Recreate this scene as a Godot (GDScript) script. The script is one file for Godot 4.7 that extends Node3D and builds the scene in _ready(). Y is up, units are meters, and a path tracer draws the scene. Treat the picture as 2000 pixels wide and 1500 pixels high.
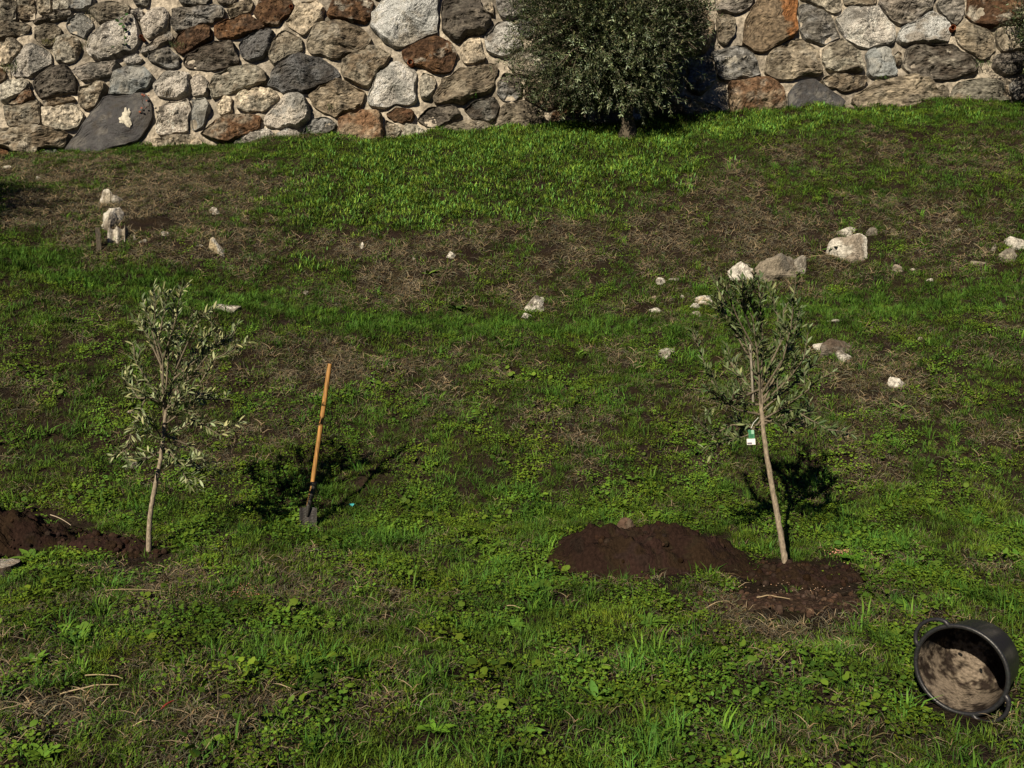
extends Node3D

# ---------------------------------------------------------------- measures
const FOCAL := 1800.0            # focal length in pixels of a 2000 x 1500 picture
const EYE := 1.7                 # height of the eye above the flat ground
const PITCH := 0.0872665         # five degrees down
const WALL_D := 15.5             # distance of the wall face at WALL_H
const WALL_H := 4.5
const BATTER := 0.2126           # the wall leans back twelve degrees
const WALL_TOP := 7.6

var rng := RandomNumberGenerator.new()
var n_big := FastNoiseLite.new()
var n_mid := FastNoiseLite.new()
var n_fine := FastNoiseLite.new()
var n_patch := FastNoiseLite.new()
var n_rock := FastNoiseLite.new()
var table := PackedFloat32Array()
const TS := 81
const TD := 341
var names := {}
var mats := {}


class MB:
	var v := PackedVector3Array()
	var i := PackedInt32Array()
	var c := PackedColorArray()
	var u := PackedVector2Array()
	func add(p: Vector3, col := Color.WHITE) -> int:
		v.append(p)
		c.append(col)
		return v.size() - 1
	func tri(a: int, b: int, d: int) -> void:
		i.append(a)
		i.append(b)
		i.append(d)
	func quad(a: int, b: int, d: int, e: int) -> void:
		tri(a, b, d)
		tri(a, d, e)
	func mesh(m: Material, flat := false) -> ArrayMesh:
		var vv := v
		var ii := i
		var cc := c
		if flat:
			vv = PackedVector3Array()
			cc = PackedColorArray()
			ii = PackedInt32Array()
			for k in i.size():
				vv.append(v[i[k]])
				cc.append(c[i[k]])
				ii.append(k)
		var nn := PackedVector3Array()
		nn.resize(vv.size())
		for k in range(0, ii.size(), 3):
			var a := vv[ii[k]]
			var n := (vv[ii[k + 2]] - a).cross(vv[ii[k + 1]] - a)
			nn[ii[k]] += n
			nn[ii[k + 1]] += n
			nn[ii[k + 2]] += n
		for k in nn.size():
			nn[k] = nn[k].normalized() if nn[k].length_squared() > 1e-20 else Vector3.UP
		var arr := []
		arr.resize(Mesh.ARRAY_MAX)
		arr[Mesh.ARRAY_VERTEX] = vv
		arr[Mesh.ARRAY_NORMAL] = nn
		arr[Mesh.ARRAY_COLOR] = cc
		arr[Mesh.ARRAY_INDEX] = ii
		if u.size() == vv.size():
			arr[Mesh.ARRAY_TEX_UV] = u
		var me := ArrayMesh.new()
		me.add_surface_from_arrays(Mesh.PRIMITIVE_TRIANGLES, arr)
		me.surface_set_material(0, m)
		return me
	# a tapered tube through points; the ends are closed
	func tube(pts: PackedVector3Array, radii: PackedFloat32Array, sides: int, col: Color) -> void:
		var rings := []
		var side := Vector3.RIGHT
		for k in pts.size():
			var dir := (pts[mini(k + 1, pts.size() - 1)] - pts[maxi(k - 1, 0)]).normalized()
			side = (side - dir * side.dot(dir))
			if side.length() < 0.05:
				side = dir.cross(Vector3(0.3, 0.2, 0.9))
			side = side.normalized()
			var up := dir.cross(side)
			var ring := []
			for s in sides:
				var a := TAU * s / sides
				ring.append(add(pts[k] + (side * cos(a) + up * sin(a)) * radii[k], col))
			rings.append(ring)
		for k in pts.size() - 1:
			for s in sides:
				var t := (s + 1) % sides
				quad(rings[k][s], rings[k + 1][s], rings[k + 1][t], rings[k][t])
		var a0 := add(pts[0], col)
		var a1 := add(pts[-1], col)
		for s in sides:
			var t := (s + 1) % sides
			tri(a0, rings[0][s], rings[0][t])
			tri(a1, rings[-1][t], rings[-1][s])


# ---------------------------------------------------------------- naming
func numbered(called: String) -> String:
	var k: int = names.get(called, 0)
	names[called] = k + 1
	return called if k == 0 else "%s_%03d" % [called, k]


func tag(o: Node3D, label: String, category := "", group := "", kind := "") -> Node3D:
	if label:
		o.set_meta("label", label)
	if category:
		o.set_meta("category", category)
	if group:
		o.set_meta("group", group)
	if kind:
		o.set_meta("kind", kind)
	return o


func thing(called: String, at_: Vector3, label: String, category: String, group := "") -> Node3D:
	var o := Node3D.new()
	o.name = numbered(called)
	add_child(o, true)
	o.position = at_
	return tag(o, label, category, group)


func part(called: String, mesh: Mesh, parent: Node3D, at_ := Vector3.ZERO) -> MeshInstance3D:
	var o := MeshInstance3D.new()
	o.name = called
	var k := 0
	while parent.has_node(NodePath(String(o.name))):
		k += 1
		o.name = "%s_%03d" % [called, k]
	o.mesh = mesh
	parent.add_child(o, true)
	o.position = at_
	return o


func quick_part(called: String, k: int, mesh: Mesh, parent: Node3D, t: Transform3D) -> MeshInstance3D:
	var o := MeshInstance3D.new()
	o.name = called if k == 0 else "%s_%03d" % [called, k]
	o.mesh = mesh
	parent.add_child(o, true)
	o.transform = t
	return o


func single(called: String, mesh: Mesh, at_: Vector3, label: String, category: String, group := "", kind := "") -> MeshInstance3D:
	var o := MeshInstance3D.new()
	o.name = numbered(called)
	o.mesh = mesh
	add_child(o, true)
	o.position = at_
	tag(o, label, category, group, kind)
	return o


# ---------------------------------------------------------------- the lie of the land
func ray(px: float, py: float) -> Vector3:            # x, y, forward for one unit of camera depth
	var y := (750.0 - py) / FOCAL
	return Vector3((px - 1000.0) / FOCAL, y * cos(PITCH) - sin(PITCH), cos(PITCH) + y * sin(PITCH))


func at(px: float, py: float, d: float) -> Vector3:
	var r := ray(px, py)
	var t := d / r.z
	return Vector3(r.x * t, EYE + r.y * t, -d)


func seen_at(x: float, h: float, d: float) -> Vector2:
	var q := h - EYE
	var depth := maxf(d * cos(PITCH) - q * sin(PITCH), 0.05)
	return Vector2(1000.0 + FOCAL * x / depth, 750.0 - FOCAL * (q * cos(PITCH) + d * sin(PITCH)) / depth)


func along(xs: Array, ys: Array, x: float) -> float:
	if x <= xs[0]:
		return ys[0]
	for k in xs.size() - 1:
		if x <= xs[k + 1]:
			return lerpf(ys[k], ys[k + 1], (x - xs[k]) / (xs[k + 1] - xs[k]))
	return ys[-1]


func height_on(px: float, py: float, d: float) -> float:
	return at(px, py, d).y


func lay_land() -> void:
	var us := [-300.0, 0.0, 300.0, 500.0, 800.0, 1100.0, 1300.0, 1600.0, 1800.0, 2000.0, 2300.0]
	var front := [490.0, 520.0, 585.0, 630.0, 660.0, 668.0, 662.0, 640.0, 622.0, 592.0, 560.0]
	var back := [455.0, 488.0, 538.0, 582.0, 618.0, 632.0, 630.0, 602.0, 580.0, 548.0, 515.0]
	var foot := [306.0, 295.0, 280.0, 273.0, 260.0, 238.0, 227.0, 210.0, 200.0, 190.0, 178.0]
	var raw := PackedFloat32Array()
	raw.resize(TS * TD)
	for a in TS:
		var s := -1.0 + 2.0 * a / (TS - 1)
		var u := 1000.0 + FOCAL * s
		var vf := along(us, front, u)
		var vb := along(us, back, u)
		var vw := along(us, foot, u)
		var ds := [0.0, 5.8, 6.9, 9.6, 10.5, 12.2, 14.1, 15.6, 17.0]
		var h5 := height_on(u, vb, 10.5)
		var h7 := height_on(u, vw + 40.0, 14.1)
		var hs := [0.0, 0.0, 0.12, height_on(u, vf, 9.6), h5, lerpf(h5, h7, 0.52), h7, height_on(u, vw, 15.6), height_on(u, vw, 15.6) + 0.4]
		for b in TD:
			raw[a * TD + b] = along(ds, hs, b * 0.05)
	for pass_ in 2:
		var out := raw.duplicate()
		for a in TS:
			for b in TD:
				var sum := 0.0
				for k in range(-3, 4):
					sum += raw[a * TD + clampi(b + k, 0, TD - 1)]
				out[a * TD + b] = sum / 7.0
		raw = out
	table = raw


func smooth_land(x: float, d: float) -> float:
	if d <= 0.3:
		return 0.0
	var fa := clampf((x / d + 1.0) * 0.5 * (TS - 1), 0.0, TS - 1.001)
	var fb := clampf(d / 0.05, 0.0, TD - 1.001)
	var a := int(fa)
	var b := int(fb)
	var q := a * TD + b
	return lerpf(lerpf(table[q], table[q + 1], fb - b), lerpf(table[q + TD], table[q + TD + 1], fb - b), fa - a)


func land(x: float, d: float) -> float:
	var slope := smoothstep(6.0, 8.0, d)
	if d < 5.0 and d > 3.0 and x > 1.2:
		var flat := smoothstep(0.6, 0.36, Vector2(x - 1.92, d - 3.83).length())
		if flat > 0.0:
			return lerpf(n_big.get_noise_2d(x, d) * 0.05 + n_mid.get_noise_2d(x, d) * 0.045, 0.01, flat)
	return smooth_land(x, d) + n_big.get_noise_2d(x, d) * lerpf(0.05, 0.11, slope) + n_mid.get_noise_2d(x, d) * lerpf(0.045, 0.06, slope) + n_fine.get_noise_2d(x, d) * 0.014


func normal_at(x: float, d: float) -> Vector3:
	var e := 0.06
	return Vector3(land(x - e, d) - land(x + e, d), 2.0 * e, land(x, d + e) - land(x, d - e)).normalized()


func ground_at(px: float, py: float) -> Vector3:
	var r := ray(px, py)
	var d := 2.0
	while d < 16.0:
		var t := d / r.z
		if EYE + r.y * t <= land(r.x * t, d):
			break
		d += 0.02
	return Vector3(r.x * d / r.z, land(r.x * d / r.z, d), -d)


func metres(px: float, where: Vector3) -> float:       # how many metres that many pixels are at a place
	var depth := -where.z * cos(PITCH) - (where.y - EYE) * sin(PITCH)
	return px * depth / FOCAL


# ---------------------------------------------------------------- materials
func noise_tex(seed_: int, freq: float, lo: float, hi: float, octaves := 4, kind := FastNoiseLite.TYPE_SIMPLEX_SMOOTH, size := 512, bump := false) -> NoiseTexture2D:
	var n := FastNoiseLite.new()
	n.seed = seed_
	n.noise_type = kind
	n.frequency = freq
	n.fractal_octaves = octaves
	n.fractal_gain = 0.6
	var t := NoiseTexture2D.new()
	t.width = size
	t.height = size
	t.seamless = true
	t.noise = n
	if not bump:
		var g := Gradient.new()
		g.offsets = PackedFloat32Array([0.15, 0.85])
		g.colors = PackedColorArray([Color(lo, lo, lo), Color(hi, hi, hi)])
		t.color_ramp = g
	return t


func mat(called: String, rough := 0.9, spec := 0.3) -> StandardMaterial3D:
	var m := StandardMaterial3D.new()
	m.resource_name = called
	m.vertex_color_use_as_albedo = true
	m.roughness = rough
	m.metallic_specular = spec
	mats[called] = m
	return m


func textured(m: StandardMaterial3D, albedo: Texture2D, height: Texture2D, scale_: Vector3, relief: float) -> void:
	m.uv1_triplanar = true
	m.uv1_world_triplanar = true
	m.uv1_scale = scale_
	m.albedo_texture = albedo
	if height:
		m.heightmap_enabled = true
		m.heightmap_texture = height
		m.heightmap_scale = relief


func make_materials() -> void:
	var grain := noise_tex(11, 0.03, 0.62, 1.0, 5)
	var speck := noise_tex(12, 0.12, 0.3, 1.0, 4)
	var coarse := noise_tex(13, 0.012, 0.42, 1.0, 7, FastNoiseLite.TYPE_SIMPLEX_SMOOTH, 1024)
	var relief := noise_tex(14, 0.02, 0, 1, 6, FastNoiseLite.TYPE_SIMPLEX_SMOOTH, 1024, true)
	var crumb := noise_tex(15, 0.06, 0, 1, 5, FastNoiseLite.TYPE_CELLULAR, 512, true)
	textured(mat("soil", 1.0, 0.15), grain, crumb, Vector3.ONE * 1.6, 1.5)
	textured(mat("loose_soil", 1.0, 0.15), grain, crumb, Vector3.ONE * 2.2, 1.2)
	textured(mat("granite", 0.9, 0.3), speck, relief, Vector3.ONE * 0.8, 2.6)
	textured(mat("gneiss", 0.9, 0.3), coarse, relief, Vector3(0.6, 1.1, 0.6), 2.6)
	textured(mat("sandstone", 0.95, 0.25), coarse, relief, Vector3.ONE * 0.9, 2.0)
	textured(mat("slate", 0.75, 0.4), speck, relief, Vector3.ONE * 1.3, 0.8)
	textured(mat("mortar", 1.0, 0.2), grain, relief, Vector3.ONE * 0.7, 1.8)
	textured(mat("limestone", 0.95, 0.25), grain, relief, Vector3.ONE * 1.7, 1.5)
	textured(mat("bark", 0.95, 0.2), grain, relief, Vector3(4, 1.2, 4), 0.8)
	textured(mat("pale_bark", 0.85, 0.3), grain, relief, Vector3(5, 1.5, 5), 0.25)
	textured(mat("wood", 0.55, 0.4), noise_tex(16, 0.02, 0.55, 1.0, 4), null, Vector3(5, 0.6, 5), 0)
	textured(mat("steel", 0.5, 0.5), grain, relief, Vector3.ONE * 3.0, 0.2)
	mats.steel.metallic = 0.15
	textured(mat("rubber", 0.42, 0.45), noise_tex(17, 0.03, 0.7, 1.0, 4), relief, Vector3.ONE * 3.0, 0.1)
	textured(mat("dried_mud", 1.0, 0.15), grain, relief, Vector3.ONE * 4.0, 0.3)
	mat("plastic", 0.5, 0.5)
	mat("straw", 0.85, 0.25)
	for called in ["blade", "leaf", "olive"]:
		var m := mat(called, 0.55 if called == "olive" else 0.6, 0.35 if called == "olive" else 0.2)
		m.cull_mode = BaseMaterial3D.CULL_DISABLED
		m.backlight_enabled = true
		m.backlight = Color(0.3, 0.3, 0.3) if called != "olive" else Color(0.2, 0.2, 0.2)


# ---------------------------------------------------------------- where things grow
const GREEN := [
	[900, 350, 330, 80, 1.3], [1150, 285, 220, 40, 0.9], [770, 425, 150, 30, 0.6], [1750, 222, 350, 24, 1.1], [1450, 245, 130, 28, 0.9],
	[80, 508, 120, 18, 0.9], [260, 548, 130, 20, 0.9], [450, 592, 130, 22, 0.9], [650, 625, 150, 22, 0.9], [900, 638, 160, 20, 0.9],
	[1150, 645, 160, 18, 0.8], [1600, 620, 130, 20, 0.7], [1800, 590, 160, 28, 0.9], [1970, 560, 100, 25, 0.9], [400, 288, 300, 14, 0.5],
	[1000, 1000, 700, 80, 0.4], [900, 900, 300, 80, 0.35], [1850, 1000, 250, 120, 0.4], [1100, 1350, 800, 200, 0.12], [120, 950, 150, 60, 0.6],
	[500, 970, 200, 60, 0.6], [120, 700, 120, 40, 0.5], [1600, 380, 120, 30, 0.3], [600, 515, 60, 16, 0.6]]
const LUSH := [[900, 350, 330, 80, 1.3], [1150, 285, 220, 40, 0.9], [770, 425, 150, 30, 0.6], [1450, 245, 130, 28, 0.9], [620, 515, 75, 20, 0.9], [730, 470, 50, 22, 0.7], [850, 510, 26, 22, 0.7], [1700, 222, 250, 20, 0.5]]
const BROWN := [
	[250, 400, 300, 70, 0.8], [700, 475, 320, 40, 0.6], [900, 545, 280, 50, 0.55], [1250, 450, 300, 60, 0.45], [1600, 430, 300, 80, 0.3],
	[1650, 300, 350, 28, 0.35], [450, 335, 180, 40, 0.4], [650, 720, 150, 50, 0.45], [500, 840, 130, 60, 0.5], [1680, 740, 110, 60, 0.6],
	[1370, 890, 100, 40, 0.5], [1740, 920, 90, 40, 0.5], [450, 1150, 200, 40, 0.6], [150, 1400, 250, 60, 0.8], [250, 1190, 200, 40, 0.4],
	[1560, 1190, 190, 45, 1.0], [1900, 850, 100, 30, 0.3], [60, 310, 110, 30, 0.5], [300, 1260, 260, 40, 0.3], [820, 1320, 160, 22, 0.35], [1150, 1290, 130, 20, 0.3], [600, 1400, 160, 30, 0.25], [1400, 1440, 160, 24, 0.3], [900, 720, 200, 50, 0.2]]
const BARE := [[1285, 1085, 185, 62], [1590, 1120, 110, 34], [90, 1045, 160, 52], [300, 1095, 60, 20], [1560, 1185, 150, 40], [1250, 605, 36, 14], [290, 440, 70, 18], [905, 505, 40, 16]]


func blobs(list: Array, p: Vector2) -> float:
	var sum := 0.0
	for z in list:
		var a: float = (p.x - z[0]) / z[2]
		var b: float = (p.y - z[1]) / z[3]
		var q := a * a + b * b
		if q < 5.0:
			sum += exp(-q) * (z[4] if z.size() > 4 else 1.0)
	return sum


func greenness(p: Vector2, x: float, d: float) -> float:
	return 0.54 + n_patch.get_noise_2d(x, d) * 0.75 + n_mid.get_noise_2d(x * 1.3 + 40, d * 1.3) * 0.35 + blobs(GREEN, p) - 0.9 * blobs(BROWN, p)


# ---------------------------------------------------------------- little plants
func blade(b: MB, at_: Vector3, turn: float, h: float, lean: float, w: float, col: Color) -> void:
	var out := Vector3(cos(turn), 0, sin(turn))
	var side := Vector3(-sin(turn), 0, cos(turn)) * w * 0.5
	var p1 := at_ + Vector3.UP * h * 0.55 + out * lean * h * 0.3
	var p2 := at_ + Vector3.UP * h * (1.0 - 0.25 * lean) + out * lean * h
	var a := b.add(at_ - side * 0.7, col)
	var a2 := b.add(at_ + side * 0.7, col)
	var c := b.add(p1 - side, col)
	var c2 := b.add(p1 + side, col)
	var e := b.add(p2, col)
	b.quad(a, c, c2, a2)
	b.tri(c, e, c2)


func vary(c: Color, amount: float) -> Color:
	var k := 1.0 + rng.randf_range(-amount, amount)
	var w := rng.randf_range(-amount, amount) * 0.5
	return Color(c.r * k * (1.0 + w), c.g * k, c.b * k * (1.0 - w))


func tuft(count: int, radius: float, h0: float, h1: float, w: float, lean: float, col: Color, spread := 0.3) -> MB:
	var b := MB.new()
	for k in count:
		var r := radius * sqrt(rng.randf())
		var a := rng.randf() * TAU
		blade(b, Vector3(cos(a) * r, -0.01, sin(a) * r), a + rng.randf_range(-1.2, 1.2), rng.randf_range(h0, h1), rng.randf_range(0.1, lean), w * rng.randf_range(0.7, 1.3), vary(col, spread))
	return b


func flat_leaf(b: MB, c: Vector3, dir: Vector3, nrm: Vector3, l: float, w: float, col: Color, fold := 0.15, bend := 0.0) -> void:
	dir = dir.normalized()
	var side := dir.cross(nrm).normalized()
	nrm = side.cross(dir).normalized()
	var s := []
	var rows := [[0.0, 0.12], [0.28, 0.85], [0.58, 1.0], [0.84, 0.55]]
	for r in rows:
		var m: Vector3 = c + dir * l * r[0] - nrm * bend * l * r[0] * r[0]
		var sd: Vector3 = side * w * 0.5 * r[1]
		var up: Vector3 = nrm * w * 0.5 * r[1] * fold
		s.append([b.add(m - sd + up, col), b.add(m, col), b.add(m + sd + up, col)])
	var tip := b.add(c + dir * l - nrm * bend * l, col)
	for k in 3:
		b.quad(s[k][0], s[k + 1][0], s[k + 1][1], s[k][1])
		b.quad(s[k][1], s[k + 1][1], s[k + 1][2], s[k][2])
	b.tri(s[3][0], tip, s[3][1])
	b.tri(s[3][1], tip, s[3][2])


func small_leaf(b: MB, c: Vector3, dir: Vector3, nrm: Vector3, l: float, w: float, col: Color) -> void:
	dir = dir.normalized()
	var side := dir.cross(nrm).normalized() * w * 0.5
	var up := nrm.normalized() * w * 0.12
	var a := b.add(c, col)
	var l1 := b.add(c + dir * l * 0.35 - side + up, col)
	var r1 := b.add(c + dir * l * 0.35 + side + up, col)
	var l2 := b.add(c + dir * l * 0.75 - side * 0.8 + up, col)
	var r2 := b.add(c + dir * l * 0.75 + side * 0.8 + up, col)
	var t := b.add(c + dir * l, col)
	b.tri(a, l1, r1)
	b.quad(l1, l2, r2, r1)
	b.tri(l2, t, r2)


func cover(count: int, radius: float, h: float, size: float, col: Color) -> MB:
	var b := MB.new()
	for k in count:
		var a := rng.randf() * TAU
		var r := radius * sqrt(rng.randf())
		var dir := Vector3(cos(a + rng.randf_range(-1, 1)), rng.randf_range(-0.1, 0.6), sin(a + rng.randf_range(-1, 1)))
		var nrm := Vector3(rng.randf_range(-0.6, 0.6), 1.0, rng.randf_range(-0.6, 0.6))
		var s := size * rng.randf_range(0.6, 1.3)
		small_leaf(b, Vector3(cos(a) * r, rng.randf_range(0.1, 1.0) * h, sin(a) * r), dir, nrm, s, s * rng.randf_range(0.55, 0.85), vary(col, 0.3))
	return b


func litter(count: int, radius: float, l0: float, l1: float, w: float, col: Color) -> MB:
	var b := MB.new()
	for k in count:
		var a := rng.randf() * TAU
		var r := radius * sqrt(rng.randf())
		var dir := Vector3(cos(rng.randf() * TAU), 0, 0)
		var t := rng.randf() * TAU
		dir = Vector3(cos(t), rng.randf_range(-0.15, 0.5), sin(t)).normalized()
		var side := dir.cross(Vector3(rng.randf_range(-0.5, 0.5), 1, rng.randf_range(-0.5, 0.5))).normalized() * w * rng.randf_range(0.5, 1.3)
		var l := rng.randf_range(l0, l1)
		var p := Vector3(cos(a) * r, rng.randf_range(0.0, 0.018), sin(a) * r)
		var cc := vary(col, 0.45)
		var mid := p + dir * l * 0.5 + Vector3(0, rng.randf_range(0.0, 0.012), 0)
		var e := p + dir * l - Vector3(0, l * 0.12, 0)
		var i0 := b.add(p - side, cc)
		var i1 := b.add(p + side, cc)
		var i2 := b.add(mid - side, cc)
		var i3 := b.add(mid + side, cc)
		var i4 := b.add(e, cc)
		b.quad(i0, i2, i3, i1)
		b.tri(i2, i4, i3)
	return b


func scatter(called: String, mesh: Mesh, places: Array, label: String) -> void:
	if places.is_empty():
		return
	var mm := MultiMesh.new()
	mm.transform_format = MultiMesh.TRANSFORM_3D
	mm.use_colors = true
	mm.mesh = mesh
	mm.instance_count = places.size()
	for k in places.size():
		mm.set_instance_transform(k, places[k][0])
		mm.set_instance_color(k, places[k][1])
	var o := MultiMeshInstance3D.new()
	o.name = numbered(called)
	o.multimesh = mm
	add_child(o, true)
	tag(o, label, "", "", "stuff")


func placed(x: float, d: float, s: float, stand: float, squash := 1.0) -> Transform3D:
	var n := normal_at(x, d).lerp(Vector3.UP, stand).normalized()
	var a := rng.randf() * TAU
	var z := Vector3(cos(a), 0, sin(a))
	var xx := n.cross(z).normalized()
	var zz := xx.cross(n)
	return Transform3D(xx * s, n * s * squash, zz * s, Vector3(x, land(x, d), -d))


func plant_ground() -> void:
	rng.seed = 77
	var grass_c := Color(0.062, 0.118, 0.016)
	var lists := {}
	var kinds := ["grass_a", "grass_b", "grass_c", "tall_a", "tall_b", "broad_a", "broad_b", "clover_a", "clover_b", "clover_c", "weed_a", "weed_b", "straw_a", "straw_b", "straw_c", "stub_a"]
	for k in kinds:
		lists[k] = []
	for zone in [[2.3, 7.2, 1350.0, 0.62, 0.7], [7.2, 11.0, 900.0, 0.6, 0.7], [11.0, 15.75, 620.0, 0.6, 0.8]]:
		var w1: float = zone[1] * zone[3] + zone[4]
		var area: float = (zone[1] - zone[0]) * 2.0 * w1
		for k in int(area * zone[2]):
			var d := rng.randf_range(zone[0], zone[1])
			var x := rng.randf_range(-w1, w1)
			if absf(x) > d * zone[3] + zone[4]:
				continue
			var h := land(x, d)
			var p := seen_at(x, h, d)
			if d < 5.5:
				var off := Vector3(x, h, -d) - tub_at
				var along_ := off.dot(tub_axis)
				if absf(along_) < 0.26 and Vector2(off.dot(tub_axis.cross(Vector3.UP)), 0).length() < 0.16:
					continue
			var bare := blobs(BARE, p) + n_mid.get_noise_2d(x * 2.0, d * 2.0) * 0.3
			if bare > 0.55 and rng.randf() < 0.97:
				continue
			var hole := n_mid.get_noise_2d(x * 4.0 + 11.0, d * 4.0) + 0.6 * n_fine.get_noise_2d(x * 1.7, d * 1.7)
			if hole < lerpf(-0.15, -0.24, smoothstep(4.5, 6.5, d)) and rng.randf() < (0.3 if p.y < 450.0 else 0.8):
				continue
			var g := greenness(p, x, d)
			var lush := blobs(LUSH, p)
			var strip := blobs(GREEN.slice(5, 14), p)
			var far := smoothstep(6.5, 11.0, d)
			var tint := 1.0 + n_patch.get_noise_2d(x * 2.3 + 9, d * 2.3) * 0.75 + rng.randf_range(-0.2, 0.2)
			var warm := 1.0 + n_mid.get_noise_2d(x * 0.8 + 70, d * 0.8) * 0.22 + rng.randf_range(-0.1, 0.1)
			var col := Color(tint * warm, tint, tint * (2.0 - warm))
			var q := rng.randf()
			if g + rng.randf_range(-0.42, 0.42) + 0.3 * n_mid.get_noise_2d(x * 3.0, d * 3.0 + 90.0) < 0.27:
				if q < 0.58:
					var st := 0.92 + 0.3 * n_patch.get_noise_2d(x * 3, d * 3) + rng.randf_range(-0.2, 0.2)
					lists[["straw_a", "straw_b", "straw_c"][rng.randi() % 3]].append([placed(x, d, rng.randf_range(0.7, 1.25) * lerpf(1.0, 1.25, far), 0.1), Color(st, st, st)])
				elif q < 0.76:
					lists.stub_a.append([placed(x, d, rng.randf_range(0.7, 1.2), 0.5), col])
				elif q < 0.95:
					lists[["grass_a", "grass_b"][rng.randi() % 2]].append([placed(x, d, rng.randf_range(0.6, 0.9), 0.4), col])
				continue
			if lush + 0.9 * n_patch.get_noise_2d(x * 1.6 + 20, d * 1.6) + 0.5 * n_mid.get_noise_2d(x * 2.5, d * 2.5) + rng.randf_range(-0.2, 0.2) > 0.5 and lush > 0.15 and rng.randf() < 0.68:
				col = Color(1.05 * tint, 1.05 * tint, tint)
				lists[["broad_a", "broad_b"][rng.randi() % 2]].append([placed(x, d, rng.randf_range(0.7, 1.25), 0.6), col])
				continue
			if strip + 0.8 * n_mid.get_noise_2d(x * 1.4, d * 1.4 + 33.0) > 0.35 and q < 0.72:
				lists[["grass_a", "grass_c", "grass_c", "tall_a"][rng.randi() % 4]].append([placed(x, d, rng.randf_range(0.6, 1.1), 0.7), Color(1.0 * tint, 1.02 * tint, 1.0 * tint)])
				continue
			var leafy := n_patch.get_noise_2d(x * 1.7 - 30, d * 1.7 + 12) + lerpf(0.22, -0.05, far)
			var tall := n_patch.get_noise_2d(x * 1.9 + 55, d * 1.9 - 7)
			if leafy > 0.12 and q < 0.55:
				lists[["clover_a", "clover_b", "clover_c"][rng.randi() % 3]].append([placed(x, d, rng.randf_range(0.7, 1.25), 0.3), col])
			elif leafy > 0.3 and q < 0.62 and d < 9.0:
				lists[["weed_a", "weed_b"][rng.randi() % 2]].append([placed(x, d, rng.randf_range(0.5, 1.1), 0.4), col])
			elif tall > 0.26 and q > 0.86:
				lists[["tall_a", "tall_b"][rng.randi() % 2]].append([placed(x, d, rng.randf_range(0.6, 1.3), 0.6), Color(0.88 * tint, tint, tint)])
			elif q > 0.92:
				lists[["straw_a", "straw_b", "straw_c"][rng.randi() % 3]].append([placed(x, d, rng.randf_range(0.6, 1.0), 0.1), Color(0.8, 0.8, 0.8)])
			else:
				lists[["grass_a", "grass_b", "grass_c"][rng.randi() % 3]].append([placed(x, d, rng.randf_range(0.6, 1.15) * lerpf(1.0, 1.15, far), 0.45), col])
	for e in rock_feet:
		for k in 5 + int(e[1] * 45.0):
			var a := rng.randf_range(-0.3, PI + 0.3)
			var x: float = e[0].x + cos(a) * e[1] * rng.randf_range(0.5, 0.75)
			var d: float = -e[0].z - sin(a) * e[1] * rng.randf_range(0.05, 0.4) + 0.02
			var t := rng.randf_range(0.6, 1.1)
			lists[["grass_a", "grass_c", "clover_a", "straw_b", "stub_a"][rng.randi() % 5]].append([placed(x, d, rng.randf_range(0.6, 1.0), 0.6), Color(t, t, t)])
	rng.seed = 78
	grass_c = Color(0.076, 0.126, 0.016)
	var bm: Material = mats.blade
	var lm: Material = mats.leaf
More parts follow.
